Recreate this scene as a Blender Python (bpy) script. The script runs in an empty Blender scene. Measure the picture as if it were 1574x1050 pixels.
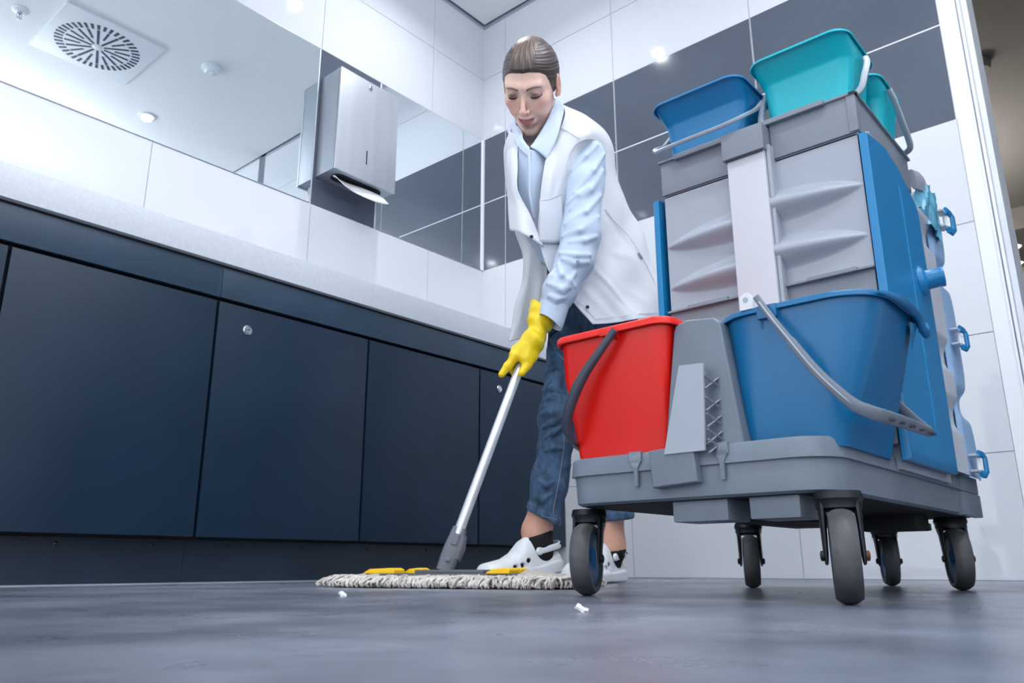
import bpy, bmesh, math, random
import numpy as np
from mathutils import Vector, Matrix
random.seed(7); np.random.seed(7)
C = bpy.context.scene
COL = C.collection
PI = math.pi
# ------------------------------------------------------------------ camera
FPX = 1224.925
CAMH = 0.0386
WM = np.array([[0.65503636, 0.2039121, 0.72756252], [-0.75559383, 0.1797155, 0.62990499], [-0.00230901, -0.96235243, 0.27179491]])
cam_d = bpy.data.cameras.new('camera'); cam = bpy.data.objects.new('camera', cam_d); COL.objects.link(cam)
cam_d.sensor_width = 36.0; cam_d.lens = FPX * 36.0 / 1574.0; cam_d.clip_start = 0.01
_B = WM @ np.diag([1.0, -1.0, -1.0])
_m = Matrix([list(_B[i]) + [0] for i in range(3)] + [[0, 0, 0, 1]])
_m.translation = Vector((0, 0, CAMH)); cam.matrix_world = _m
cam_d.dof.use_dof = False
C.camera = cam
# ------------------------------------------------------------------ world, exposure
C.view_settings.view_transform = 'Standard'; C.view_settings.look = 'None'
C.view_settings.gamma = 1.0; C.view_settings.use_curve_mapping = False
C.view_settings.exposure = 0.1
w = bpy.data.worlds.new('world'); C.world = w; w.use_nodes = True
w.node_tree.nodes['Background'].inputs[0].default_value = (0.90, 0.95, 1.0, 1)
w.node_tree.nodes['Background'].inputs[1].default_value = 1.85
# ------------------------------------------------------------------ big lights (ceiling light panels behind the viewer, ceiling downlights, added unseen fill lamps)
def area(name, loc, sx, sy, watts, col=(0.95, 0.975, 1.0), rot=(0, 0, 0), shape='RECTANGLE', spread=PI):
    l = bpy.data.lights.new(name, 'AREA'); l.shape = shape; l.size = sx
    if shape == 'RECTANGLE': l.size_y = sy
    l.energy = watts; l.color = col; l.spread = spread
    o = bpy.data.objects.new(name, l); o.location = loc; o.rotation_euler = rot; COL.objects.link(o)
    return o
CEIL = 2.602; YRW = -0.87
LIGHTK = 1.0
PANELS = [(-1.05, 1.2), (-1.05, -0.25)][:0]
for i, (x, y) in enumerate(PANELS):
    area('panel_light', (x, y, CEIL - 0.03), 1.1, 0.55, 26 * LIGHTK)
SPOTS = [(1.74, 1.75), (1.74, 0.25), (0.12, 1.75), (0.12, 0.22), (2.1, 1.1)]
for i, (x, y) in enumerate(SPOTS[:4]):
    area('spot_light', (x, y, CEIL - 0.022), 0.05, 0.05, 7.5 * LIGHTK, shape='DISK', spread=math.radians(150))
area('added_corridor_light', (5.0, 1.15, 2.58), 0.5, 0.5, 17, col=(1.0, 0.97, 0.93))  # added lamp, hidden behind the back wall, to brighten the corridor
area('added_corridor_uplight', (5.4, 1.2, 1.8), 0.4, 0.4, 12, col=(1.0, 0.96, 0.9), rot=(PI, 0, 0))  # added unseen lamp facing up to lighten the corridor ceiling
area('added_wall_uplight', (0.6, YRW + .09, 2.05), 1.8, 0.10, 55, rot=(PI, 0, 0))  # added out-of-view lamp that brightens the room ceiling
# ------------------------------------------------------------------ picture <-> place helpers (used to measure, points get real depth)
def ray(u, v): return WM @ np.array([u - 787.0, v - 525.0, FPX])
def onx(u, v, x): r = ray(u, v); return r * x / r[0] + np.array([0, 0, CAMH])
def ony(u, v, y): r = ray(u, v); return r * y / r[1] + np.array([0, 0, CAMH])
def onz(u, v, z): r = ray(u, v); return r * (z - CAMH) / r[2] + np.array([0, 0, CAMH])
# ------------------------------------------------------------------ materials
def lin(c):
    return tuple(((x / 255.0) / 12.92 if x / 255.0 <= 0.04045 else ((x / 255.0 + 0.055) / 1.055) ** 2.4) for x in c)
def mat(name, rgb, rough=0.5, metal=0.0, spec=0.5, noise=0.06, nscale=8.0, bump=0.0, bscale=60.0, sss=0.0, coat=0.0, trans=0.0, alpha=1.0, stretch=(1, 1, 1), emit=None):
    m = bpy.data.materials.new(name); m.use_nodes = True
    nt = m.node_tree; N = nt.nodes; L = nt.links; b = N['Principled BSDF']
    r, g, bl = lin(rgb)
    b.inputs['Roughness'].default_value = rough; b.inputs['Metallic'].default_value = metal
    b.inputs['Specular IOR Level'].default_value = spec; b.inputs['Alpha'].default_value = alpha
    b.inputs['Coat Weight'].default_value = coat; b.inputs['Transmission Weight'].default_value = trans
    tc = N.new('ShaderNodeTexCoord'); mp = N.new('ShaderNodeMapping'); mp.inputs['Scale'].default_value = stretch
    L.new(tc.outputs['Object'], mp.inputs['Vector'])
    nz = N.new('ShaderNodeTexNoise'); nz.inputs['Scale'].default_value = nscale; nz.inputs['Detail'].default_value = 5
    L.new(mp.outputs[0], nz.inputs['Vector'])
    cr = N.new('ShaderNodeMapRange'); cr.inputs['From Min'].default_value = 0.3; cr.inputs['From Max'].default_value = 0.7
    cr.inputs['To Min'].default_value = 1 - noise; cr.inputs['To Max'].default_value = 1 + noise
    L.new(nz.outputs[0], cr.inputs['Value'])
    mx = N.new('ShaderNodeVectorMath'); mx.operation = 'SCALE'; mx.inputs[0].default_value = (r, g, bl)
    L.new(cr.outputs[0], mx.inputs['Scale']); L.new(mx.outputs[0], b.inputs['Base Color'])
    if sss: 
        b.inputs['Subsurface Weight'].default_value = sss; b.inputs['Subsurface Radius'].default_value = (1, .35, .2); b.inputs['Subsurface Scale'].default_value = 0.006
    if bump:
        n2 = N.new('ShaderNodeTexNoise'); n2.inputs['Scale'].default_value = bscale; n2.inputs['Detail'].default_value = 4
        L.new(mp.outputs[0], n2.inputs['Vector'])
        bp = N.new('ShaderNodeBump'); bp.inputs['Strength'].default_value = bump; bp.inputs['Distance'].default_value = 0.002
        L.new(n2.outputs[0], bp.inputs['Height']); L.new(bp.outputs[0], b.inputs['Normal'])
    if emit:
        b.inputs['Emission Color'].default_value = (*lin(rgb), 1); b.inputs['Emission Strength'].default_value = emit
    return m
M = {}
M['wtile'] = mat('white_glazed_tile', (216, 219, 226), .03, noise=.01, nscale=2)
M['wgrout'] = mat('pale_grout', (168, 176, 190), .7)
M['dtile'] = mat('dark_glazed_tile', (82, 90, 104), .075, noise=.06, nscale=3, spec=.6)
M['lgrout'] = mat('light_grout', (225, 230, 238), .6)
M['mirror'] = mat('mirror_glass', (236, 243, 246), .0, metal=1.0, noise=0)
M['mirror_edge'] = mat('mirror_edge', (176, 186, 194), .3, metal=.3)
M['trimw'] = mat('white_trim', (236, 240, 246), .35, noise=.01)
M['ceiling'] = mat('ceiling_paint', (242, 244, 246), .8, noise=.01)
M['gap'] = mat('shadow_gap', (60, 70, 82), .8)
M['counter'] = mat('speckled_quartz', (206, 212, 221), .3, noise=.05, nscale=160)
M['navy'] = mat('navy_laminate', (18, 42, 63), .36, noise=.12, nscale=5, spec=.35, bump=.04, bscale=200)
M['navyf'] = mat('navy_fascia_laminate', (34, 58, 80), .36, noise=.15, nscale=9, bump=.04, bscale=200)
M['navyk'] = mat('navy_kickboard', (28, 44, 62), .4, noise=.15, nscale=6)
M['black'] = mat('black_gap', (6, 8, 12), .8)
M['steel'] = mat('brushed_steel', (196, 200, 208), .42, metal=.75, noise=.04, nscale=30, stretch=(1, 1, .03))
M['steels'] = mat('steel_side', (168, 174, 184), .4, metal=.8, noise=.05, nscale=30, stretch=(1, 1, .03))
M['chrome'] = mat('chrome', (205, 210, 218), .2, metal=1)
M['dchrome'] = mat('dark_metal', (60, 64, 70), .35, metal=.9, noise=.15)
M['paper'] = mat('white_paper', (236, 238, 240), .8, bump=.2, bscale=90)
M['deck'] = mat('grey_deck_plastic', (112, 124, 138), .42, noise=.09, nscale=12, bump=.05, bscale=50)
M['deckshade'] = mat('shade_painted_underside', (15, 17, 21), .7, noise=.2)  # near-black colour paints in the shade below the deck
M['gpl'] = mat('light_grey_plastic', (160, 167, 180), .36, noise=.03)
M['tray'] = mat('grey_tray_plastic', (126, 134, 147), .42, noise=.04)
M['post'] = mat('pale_post_plastic', (198, 200, 210), .42, noise=.02)
M['blue'] = mat('blue_plastic', (0, 104, 158), .3, noise=.03, nscale=4, spec=.55)
M['blue2'] = mat('mid_blue_plastic', (20, 126, 184), .33, noise=.03)
M['pblue'] = mat('pale_blue_plastic', (150, 186, 226), .35, noise=.03)
M['red'] = mat('red_plastic', (228, 22, 8), .32, noise=.03, nscale=4)
M['teal'] = mat('teal_plastic', (0, 188, 204), .3, noise=.03)
M['hdark'] = mat('dark_grey_handle', (62, 68, 82), .38)
M['hmid'] = mat('mid_grey_handle', (110, 120, 134), .4)
M['hlight'] = mat('pale_grey_handle', (160, 170, 184), .4)
M['white_pl'] = mat('white_plastic', (218, 222, 228), .4)
M['wpanel'] = mat('bag_panel_plastic', (192, 199, 212), .38)
M['rubber'] = mat('worn_rubber', (72, 73, 78), .55, noise=.5, nscale=25, bump=.3, bscale=120)
M['hubblue'] = mat('blue_hub', (30, 96, 150), .4)
M['caster'] = mat('caster_metal', (42, 45, 52), .38, metal=.7, noise=.25, nscale=30)
M['rust'] = mat('rusty_bolt', (110, 66, 38), .6, metal=.4)
M['film'] = mat('teal_bag_film', (90, 160, 190), .25, noise=.25, nscale=25, bump=.6, bscale=25)
def floor_mat():
    m = bpy.data.materials.new('dark_stone_floor'); m.use_nodes = True
    nt = m.node_tree; N = nt.nodes; L = nt.links; b = N['Principled BSDF']
    tc = N.new('ShaderNodeTexCoord')
    n1 = N.new('ShaderNodeTexNoise'); n1.inputs['Scale'].default_value = 3.2; n1.inputs['Detail'].default_value = 8; n1.inputs['Roughness'].default_value = .62
    L.new(tc.outputs['Object'], n1.inputs['Vector'])
    r = N.new('ShaderNodeValToRGB'); r.color_ramp.elements[0].position = .32; r.color_ramp.elements[0].color = (*lin((66, 71, 82)), 1)
    r.color_ramp.elements[1].position = .72; r.color_ramp.elements[1].color = (*lin((136, 143, 158)), 1)
    L.new(n1.outputs[0], r.inputs[0]); L.new(r.outputs[0], b.inputs['Base Color'])
    n2 = N.new('ShaderNodeTexNoise'); n2.inputs['Scale'].default_value = 14; n2.inputs['Detail'].default_value = 6
    L.new(tc.outputs['Object'], n2.inputs['Vector'])
    mr = N.new('ShaderNodeMapRange'); mr.inputs['To Min'].default_value = .2; mr.inputs['To Max'].default_value = .42
    L.new(n2.outputs[0], mr.inputs['Value']); L.new(mr.outputs[0], b.inputs['Roughness'])
    bp = N.new('ShaderNodeBump'); bp.inputs['Strength'].default_value = .12; bp.inputs['Distance'].default_value = .0015
    n3 = N.new('ShaderNodeTexNoise'); n3.inputs['Scale'].default_value = 40; n3.inputs['Detail'].default_value = 5
    L.new(tc.outputs['Object'], n3.inputs['Vector']); L.new(n3.outputs[0], bp.inputs['Height']); L.new(bp.outputs[0], b.inputs['Normal'])
    b.inputs['Specular IOR Level'].default_value = .5
    return m
M['floor'] = floor_mat()
# ------------------------------------------------------------------ object helpers
def tag(o, label=None, cat=None, group=None, kind=None):
    if label: o['label'] = label
    if cat: o['category'] = cat
    if group: o['group'] = group
    if kind: o['kind'] = kind
    return o
def empty(name, loc, label=None, cat=None, group=None, rz=0):
    o = bpy.data.objects.new(name, None); COL.objects.link(o); o.location = loc; o.rotation_euler = (0, 0, rz); o.empty_display_size = .05
    return tag(o, label, cat, group)
class MB:
    """collects vertices and faces in world coordinates"""
    def __init__(s): s.v = []; s.f = []; s.mi = []; s.mats = []
    def add(s, V, F, m=None):
        k = len(s.v); s.v += [tuple(map(float, p)) for p in V]
        if m is not None and m not in s.mats: s.mats.append(m)
        i = s.mats.index(m) if m is not None else 0
        for f in F: s.f.append(tuple(k + j for j in f)); s.mi.append(i)
        return s
    def quad(s, a, b, c, d, m=None): return s.add([a, b, c, d], [(0, 1, 2, 3)], m)
    def box(s, x0, x1, y0, y1, z0, z1, m=None, bev=0):
        if bev <= 0:
            V = [(x, y, z) for x in (x0, x1) for y in (y0, y1) for z in (z0, z1)]
            return s.add(V, [(0, 1, 3, 2), (4, 6, 7, 5), (0, 4, 5, 1), (2, 3, 7, 6), (0, 2, 6, 4), (1, 5, 7, 3)], m)
        bm = bmesh.new(); bmesh.ops.create_cube(bm, size=1)
        for v in bm.verts: v.co = Vector(((x0 + x1) / 2 + v.co.x * (x1 - x0), (y0 + y1) / 2 + v.co.y * (y1 - y0), (z0 + z1) / 2 + v.co.z * (z1 - z0)))
        bmesh.ops.bevel(bm, geom=bm.edges[:], offset=bev, segments=2, affect='EDGES', profile=.7)
        bm.verts.index_update()
        s.add([v.co for v in bm.verts], [[v.index for v in f.verts] for f in bm.faces], m); bm.free(); return s
    def loft(s, rings, m=None, closed=True, cap0=True, cap1=True):
        n = len(rings[0]); V = [p for r in rings for p in r]; F = []
        for i in range(len(rings) - 1):
            for j in range(n if closed else n - 1):
                a = i * n + j; b = i * n + (j + 1) % n
                F.append((a, b, b + n, a + n))
        if cap0: F.append(tuple(range(n - 1, -1, -1)))
        if cap1: F.append(tuple(range((len(rings) - 1) * n, len(rings) * n)))
        return s.add(V, F, m)
    def tube(s, pts, r, m=None, n=10, closed=False, sec=None, up=(0, 0, 1)):
        """r: number or list; sec=(a,b) gives an elliptical / flat section, a along the side, b along up"""
        P = [np.array(p, float) for p in pts]; rings = []
        k = len(P)
        for i in range(k):
            if closed: t = P[(i + 1) % k] - P[i - 1]
            else: t = P[min(i + 1, k - 1)] - P[max(i - 1, 0)]
            t /= (np.linalg.norm(t) + 1e-12)
            if i == 0:
                u = np.array(up, float); u -= t * (u @ t)
                if np.linalg.norm(u) < 1e-3: u = np.array([1., 0, 0]) - t * t[0]
            else: u = u0 - t * (u0 @ t)
            u /= np.linalg.norm(u); u0 = u; w_ = np.cross(t, u)
            rr = r[i] if isinstance(r, (list, tuple, np.ndarray)) else r
            a, b = (sec[0] * rr, sec[1] * rr) if sec else (rr, rr)
            if sec and len(sec) > 2:   # rounded rectangle section
                ring = []
                for j in range(n):
                    an = 2 * PI * j / n; c_, s_ = math.cos(an), math.sin(an); e = sec[2]
                    ring.append(P[i] + w_ * a * math.copysign(abs(c_) ** e, c_) + u * b * math.copysign(abs(s_) ** e, s_))
            else: ring = [P[i] + w_ * a * math.cos(2 * PI * j / n) + u * b * math.sin(2 * PI * j / n) for j in range(n)]
            rings.append(ring)
        if closed: rings.append(rings[0]); return s.loft(rings, m, cap0=False, cap1=False)
        return s.loft(rings, m)
    def lathe(s, prof, c, axis, m=None, n=32, closed=False):
        """prof: list of (radius, height along axis)"""
        a = np.array(axis, float); a /= np.linalg.norm(a); c = np.array(c, float)
        u = np.cross(a, [0.0, 0.0, 1.0]);
        if np.linalg.norm(u) < 1e-3: u = np.array([1.0, 0, 0])
        u /= np.linalg.norm(u); w_ = np.cross(a, u)
        rings = [[c + a * h + (u * math.cos(2 * PI * j / n) + w_ * math.sin(2 * PI * j / n)) * r for j in range(n)] for r, h in prof]
        if closed: rings.append(rings[0])
        return s.loft(rings, m, cap0=not closed, cap1=not closed)
    def build(s, name, m=None, parent=None, smooth=40, origin=None, label=None, bevel=0):
        me = bpy.data.meshes.new(name)
        V = np.array(s.v, float)
        if parent is not None:
            iv = np.array(parent.matrix_world_.inverted()) if hasattr(parent, 'matrix_world_') else None
            mw = wmat(parent).inverted(); A = np.array(mw); V = V @ A[:3, :3].T + A[:3, 3]
            off = None
        else:
            if origin is None: lo, hi = V.min(0), V.max(0); origin = ((lo[0] + hi[0]) / 2, (lo[1] + hi[1]) / 2, lo[2])
            V = V - np.array(origin)
        me.from_pydata([tuple(p) for p in V], [], s.f)
        mats = s.mats if s.mats else [m]
        for x in mats: me.materials.append(x)
        if s.mats: me.polygons.foreach_set('material_index', s.mi)
        if smooth:
            me.polygons.foreach_set('use_smooth', [True] * len(me.polygons))
            bm = bmesh.new(); bm.from_mesh(me); bmesh.ops.remove_doubles(bm, verts=bm.verts, dist=1e-6); bmesh.ops.recalc_face_normals(bm, faces=bm.faces)
            th = math.radians(smooth)
            for e in bm.edges:
                if len(e.link_faces) == 2 and e.calc_face_angle(0) > th: e.smooth = False
            bm.to_mesh(me); bm.free()
        me.update()
        o = bpy.data.objects.new(name, me); COL.objects.link(o)
        if parent is not None: o.parent = parent
        else: o.location = origin
        if bevel:
            bv = o.modifiers.new('bevel', 'BEVEL'); bv.width = bevel; bv.segments = 2; bv.limit_method = 'ANGLE'
        if label: o['label'] = label
        return o
def wmat(o):
    m = Matrix.LocRotScale(o.location, o.rotation_euler.to_quaternion() if o.rotation_mode != 'QUATERNION' else o.rotation_quaternion, o.scale)
    return wmat(o.parent) @ m if o.parent else m
def rrect(x0, x1, y0, y1, z, r, n=6, rs=None):
    """rounded rectangle ring in the xy plane"""
    rs = rs or [r] * 4; out = []
    for k, (cx, cy, a0) in enumerate([(x1, y1, 0), (x0, y1, 90), (x0, y0, 180), (x1, y0, 270)]):
        q = rs[k]; cx += -q if k in (0, 3) else q; cy += -q if k in (0, 1) else q
        for i in range(n + 1):
            a = math.radians(a0 + 90 * i / n); out.append((cx + q * math.cos(a), cy + q * math.sin(a), z))
    return out
def spline(P, n=8, closed=False):
    P = [np.array(p, float) for p in P]; k = len(P); out = []
    R_ = range(k) if closed else range(k - 1)
    for i in R_:
        p0 = P[i - 1] if (closed or i > 0) else 2 * P[0] - P[1]; p1 = P[i]; p2 = P[(i + 1) % k]
        p3 = P[(i + 2) % k] if (closed or i + 2 < k) else 2 * P[-1] - P[-2]
        for j in range(n):
            t = j / n
            out.append(.5 * (2 * p1 + (p2 - p0) * t + (2 * p0 - 5 * p1 + 4 * p2 - p3) * t * t + (3 * p1 - p0 - 3 * p2 + p3) * t ** 3))
    if not closed: out.append(P[-1])
    return out
def struct(name, mb, m=None, **k): o = mb.build(name, m, smooth=0, **k); o['kind'] = 'structure'; return o
# ================================================================== THE ROOM
XB, YL = 2.459, 2.305          # back wall plane, left wall plane
XR, YR = -1.9, -0.87           # wall behind the viewer, right wall
TZ = [0, .329, .658, .988, 1.318, 1.647, 1.974, 2.300, 2.585]
DL = (1.318, 1.974)            # the dark band
f_ = MB().box(XR - .2, 9.5, -4.2, YL + .3, -.1, 0); struct('floor', f_, M['floor'])
c_ = MB().box(XR, XB - .015, YR, YL - .015, CEIL, CEIL + .12); struct('ceiling', c_, M['ceiling'])
def tiled(name, plane, base, uedges, ulo, uhi, zedges, isdark, skip=lambda u0, u1, z0, z1: False, thick=.15):
    """a tiled wall: wall body + glazed tiles 2 mm proud, joints left open; plane 'x' or 'y'"""
    mb = MB(); ex = lambda u, z, d: ((base - d, u, z) if plane == 'x' else (u, base - d, z))
    s = 1
    # body (split around skipped cells is not needed: the body is one slab behind the tiles)
    if plane == 'x': mb.box(base, base + thick, ulo, uhi, 0, CEIL + .12, M['wgrout'])
    else: mb.box(ulo, uhi, base, base + thick, 0, CEIL + .12, M['wgrout'])
    E_ = sorted(set([ulo] + [e for e in uedges if ulo < e < uhi] + [uhi]))
    for i in range(len(E_) - 1):
        for k in range(len(zedges) - 1):
            u0, u1, z0, z1 = E_[i], E_[i + 1], zedges[k], zedges[k + 1]
            if skip(u0, u1, z0, z1): continue
            dk = isdark(u0, u1, z0, z1); g = .0032 if dk else .0014
            if dk:
                a, b = (base - .0006, base) if True else (0, 0)
                if plane == 'x': mb.box(a, b, u0 - .001, u1 + .001, z0, z1, M['lgrout'])
                else: mb.box(u0 - .001, u1 + .001, a, b, z0, z1, M['lgrout'])
            t = .002; mt = M['dtile'] if dk else M['wtile']
            gz0 = .0004 if (z0 in DL) else g; gz1 = .0004 if (z1 in DL) else g
            if plane == 'x': mb.box(base - t, base, u0 + g, u1 - g, z0 + gz0, z1 - gz1, mt)
            else: mb.box(u0 + g, u1 - g, base - t, base, z0 + gz0, z1 - gz1, mt)
    return struct(name, mb)
dark = lambda u0, u1, z0, z1: z0 >= 1.317 and z1 <= 1.975
YE = [.374, .971, 1.568, 2.164]
tiled('wall_back', 'x', XB, YE, .374, YL, TZ, dark)
XE = [2.124 - .589 * i for i in range(0, 8)] + [1.537, 1.832]
XE = [2.124, 1.832, 1.537, .948, .359, -.23, -.819, -1.408]
darkL = lambda u0, u1, z0, z1: dark(u0, u1, z0, z1) and abs(u0 - 1.537) < .01
skipL = lambda u0, u1, z0, z1: (dark(u0, u1, z0, z1) and not darkL(u0, u1, z0, z1))
mbw = tiled('wall_left', 'y', YL, [2.124, 1.537, .948, .359, -.23, -.819, -1.408], XR, XB, [0, .329, .658, .988, 1.318], lambda *a: False)
# upper part of the same wall (white rows above the band) and the dark strip between the mirrors
mb = MB()
for (z0, z1) in ((1.974, 2.3), (2.3, 2.585)):
    E_ = [XR, -1.408, -.819, -.23, .359, .948, 1.537, 2.124, XB]
    for i in range(len(E_) - 1): mb.box(E_[i] + .0014, E_[i + 1] - .0014, YL - .002, YL, z0 + .001, z1 - .0014, M['wtile'])
for (z0, z1) in ((1.318, 1.974),):
    mb.box(1.530, 1.838, YL - .0006, YL, z0, z1, M['lgrout']); mb.box(1.5365, 1.8315, YL - .002, YL, z0 + .0005, z1 - .0005, M['dtile'])
o = mb.build('wall_left_upper', None, smooth=0); o['kind'] = 'structure'
# mirrors, set flush in the band
def mirror(x0, x1, label):
    t = empty('wall_mirror', ((x0 + x1) / 2, YL - .001, 1.318), label, 'mirror', 'flush wall mirrors')
    MB().box(x0, x1, YL - .0042, YL - .0002, 1.3195, 1.9725).build('mirror_back', M['mirror_edge'], t, smooth=0)
    MB().box(x0 + .0015, x1 - .0015, YL - .0048, YL - .0040, 1.321, 1.971).build('glass', M['mirror'], t, smooth=0)
mirror(-1.0, 1.529, 'long frameless wall mirror left of the steel towel dispenser, reflecting the ceiling vent')
mirror(1.839, XB - .012, 'short frameless wall mirror between the towel dispenser and the room corner')
struct('trim_corner', MB().box(XB - .012, XB - .0005, YL - .012, YL - .0005, 1.318, 1.974), M['trimw'])
# shadow gap and slim cove under the ceiling edge
struct('trim_ceiling_gap', MB().box(XR, XB, YL - .015, YL + .02, CEIL + .02, CEIL + .06).box(XB - .015, XB + .02, .2, YL, CEIL + .02, CEIL + .06), M['gap'])
# other walls (behind and right of the viewer)
struct('wall_right', MB().box(.9, XB + .15, YR - .15, YR, 0, CEIL + .12), M['wtile'])
# door opening in the back wall: lining, architrave, stub above and to the right
mb = MB()
mb.box(XB, XB + .15, YR, -.6, 0, CEIL + .12, M['wtile']); mb.box(XB, XB + .15, -.6, .30, 2.15, CEIL + .12, M['wtile'])
struct('wall_back_right', mb)
mb = MB()
mb.box(XB - .004, XB + .02, .333, .3735, 0, 2.2, M['trimw'])
mb.box(XB - .010, XB + .02, .3265, .3325, 0, 2.195, M['trimw'], .001)
mb.box(XB - .002, XB + .03, .322, .3265, 0, 2.19, M['wgrout'])
mb.box(XB - .014, XB + .14, .314, .322, 0, 2.185, M['trimw'], .0015)
mb.box(XB + .02, XB + .15, .30, .374, 0, 2.2, M['lgrout'])
mb.box(XB - .004, XB + .15, -.60, .333, 2.15, 2.2, M['trimw'])
mb.box(XB - .004, XB + .15, -.64, -.60, 0, 2.2, M['trimw'])
struct('door_1', mb)
# corridor beyond
M['corr'] = mat('corridor_ceiling', (150, 148, 146), .8, noise=.02, nscale=2)
M['corr2'] = mat('corridor_soffit', (165, 162, 158), .7)
M['cream'] = mat('cream_wall', (226, 214, 196), .8)
struct('ceiling_corridor', MB().box(XB + .15, 6.62, -4, 1.5, 2.62, 2.7, M['corr']).box(6.62, 7.7, -4, 1.5, 2.45, 2.7, M['corr2']))
struct('wall_corridor', MB().box(7.55, 7.7, -4, 1.5, 0, 2.7, M['cream']).box(XB + .15, 7.7, 1.5, 1.6, 0, 2.7, M['cream']).box(XB + .15, 7.7, -4.1, -4, 0, 2.7, M['cream']).box(XB+.001, XB + .15, -4, YR - .15, 0, 2.7, M['cream']))
M['ddoor'] = mat('dark_door', (44, 44, 52), .6)
struct('door_2', MB().box(7.51, 7.55, -.1, .93, 0, 2.2, M['ddoor']).box(7.50, 7.56, -.16, -.1, 0, 2.26, M['corr2']))
# invented housings for the added, unseen right-wall and corridor lamps
struct('added_lamp_trim_1', MB().box(-.35, 1.55, YRW + .001, YRW + .03, 1.98, 2.06).box(-.35, 1.55, YRW + .03, YRW + .16, 1.98, 1.995).box(-.35, 1.55, YRW + .15, YRW + .165, 1.98, 2.06), M['trimw'])
struct('added_lamp_trim_2', MB().box(5.15, 5.65, 1.48, 1.499, 1.7, 1.8).box(5.15, 5.65, .95, 1.48, 1.72, 1.735), M['trimw'])
struct('added_lamp_trim_3', MB().box(4.72, 5.28, .87, 1.43, 2.59, 2.62), M['trimw'])
# ================================================================== CEILING FIXTURES
for i, (x, y) in enumerate(SPOTS[:4]):
    lab = ['round recessed downlight glowing above the room corner, its glare on the tiles', 'round recessed downlight near the back wall, seen as a pale disc in the long mirror', 'round recessed downlight above the long worktop behind the viewer', 'round recessed downlight above the viewer'][i]
    t = empty('ceiling_downlight', (x, y, CEIL), lab, 'downlight', 'recessed ceiling downlights')
    MB().lathe([(.048, 0), (.05, -.004), (.046, -.007), (.037, -.007), (.036, 0)], (x, y, CEIL), (0, 0, 1), M['trimw']).build('trim_ring', None, t)
    if 'lens' not in M: M['lens'] = mat('lit_lens', (255, 250, 240), emit=3)
    MB().lathe([(.0001, -.003), (.036, -.003), (.036, -.001), (.0001, -.001)], (x, y, CEIL), (0, 0, 1), M['lens']).build('lens', None, t)
# swirl air diffuser
VC = (1.266, .716)
t = empty('ceiling_vent', (VC[0], VC[1], CEIL), 'square white ceiling air vent with a wheel of radial slots, reflected in the long mirror', 'vent')
def vent():
    h = .2385; z = CEIL - .012; mb = MB(); c = np.array([VC[0], VC[1]])
    mb2 = MB().box(VC[0] - h, VC[0] + h, VC[1] - h, VC[1] + h, CEIL - .012, CEIL - .001, M['ceilvent'], .002)
    mb2.build('vent_plate', None, t)
    sl = MB(); bl = MB(); n = 40
    for i in range(n):
        a = 2 * PI * i / n + .05
        segs = [(.157, .196, .0135)]
        if i % 2 == 0: segs.append((.030, .150, .0120) if i % 4 == 0 else (.078, .150, .0115))
        for (r0, r1, wd) in segs:
            d = np.array([math.cos(a), math.sin(a)]); q = np.array([-d[1], d[0]])
            pts = [c + d * r0 - q * wd * .45, c + d * r1 - q * wd * .55, c + d * r1 + q * wd * .55, c + d * r0 + q * wd * .45]
            sl.loft([[(p[0], p[1], z - .0012) for p in pts], [(p[0], p[1], z + .0005) for p in pts]], M['slot'])
            # tilted blade inside the slot
            b0 = c + d * (r0 + .006) + q * wd * .1; b1 = c + d * (r1 - .004) + q * wd * .1
        for rr in (.2,):
            pass
    sl.build('vent_slots', None, t, smooth=0)
    bl.lathe([(.0001, -.006), (.012, -.006), (.02, -.003), (.022, 0), (.0001, 0)], (VC[0], VC[1], z), (0, 0, 1), M['ceilvent']).build('vent_hub', None, t)
M['ceilvent'] = mat('vent_white', (238, 242, 246), .5, noise=0)
M['slot'] = mat('vent_slot_dark', (36, 58, 84), .4)
vent()
t = empty('smoke_detector', (1.744, .978, CEIL), 'round white smoke detector on the ceiling, reflected in the long mirror', 'detector')
MB().lathe([(.0001, -.001), (.05, -.001), (.05, -.012), (.046, -.015), (.0001, -.015)], (1.744, .978, CEIL), (0, 0, 1), M['trimw']).build('detector_base', None, t)
MB().lathe([(.034, -.015), (.036, -.028), (.028, -.036), (.0001, -.038)], (1.744, .978, CEIL), (0, 0, 1), M['ceilvent']).lathe([(.013, -.037), (.011, -.046), (.0001, -.048)], (1.75, .984, CEIL), (0, 0, 1), M['ceilvent']).build('detector_cap', None, t)
t = empty('fire_sprinkler', (.908, .712, CEIL), 'small ceiling fire sprinkler with white rose, reflected at the left end of the mirror', 'sprinkler')
MB().lathe([(.0001, 0), (.037, 0), (.034, -.006), (.02, -.012), (.0001, -.012)], (.908, .712, CEIL), (0, 0, 1), M['ceilvent']).build('rose', None, t)
MB().lathe([(.011, -.010), (.011, -.024), (.004, -.026), (.004, -.044), (.013, -.046), (.013, -.048), (.0001, -.049)], (.908, .712, CEIL), (0, 0, 1), M['chrome'], n=16).tube([(.899, .712, CEIL - .024), (.896, .712, CEIL - .034), (.904, .712, CEIL - .046)], .002, M['chrome'], 6).tube([(.917, .712, CEIL - .024), (.92, .712, CEIL - .034), (.912, .712, CEIL - .046)], .002, M['chrome'], 6).build('nozzle', None, t)
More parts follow.
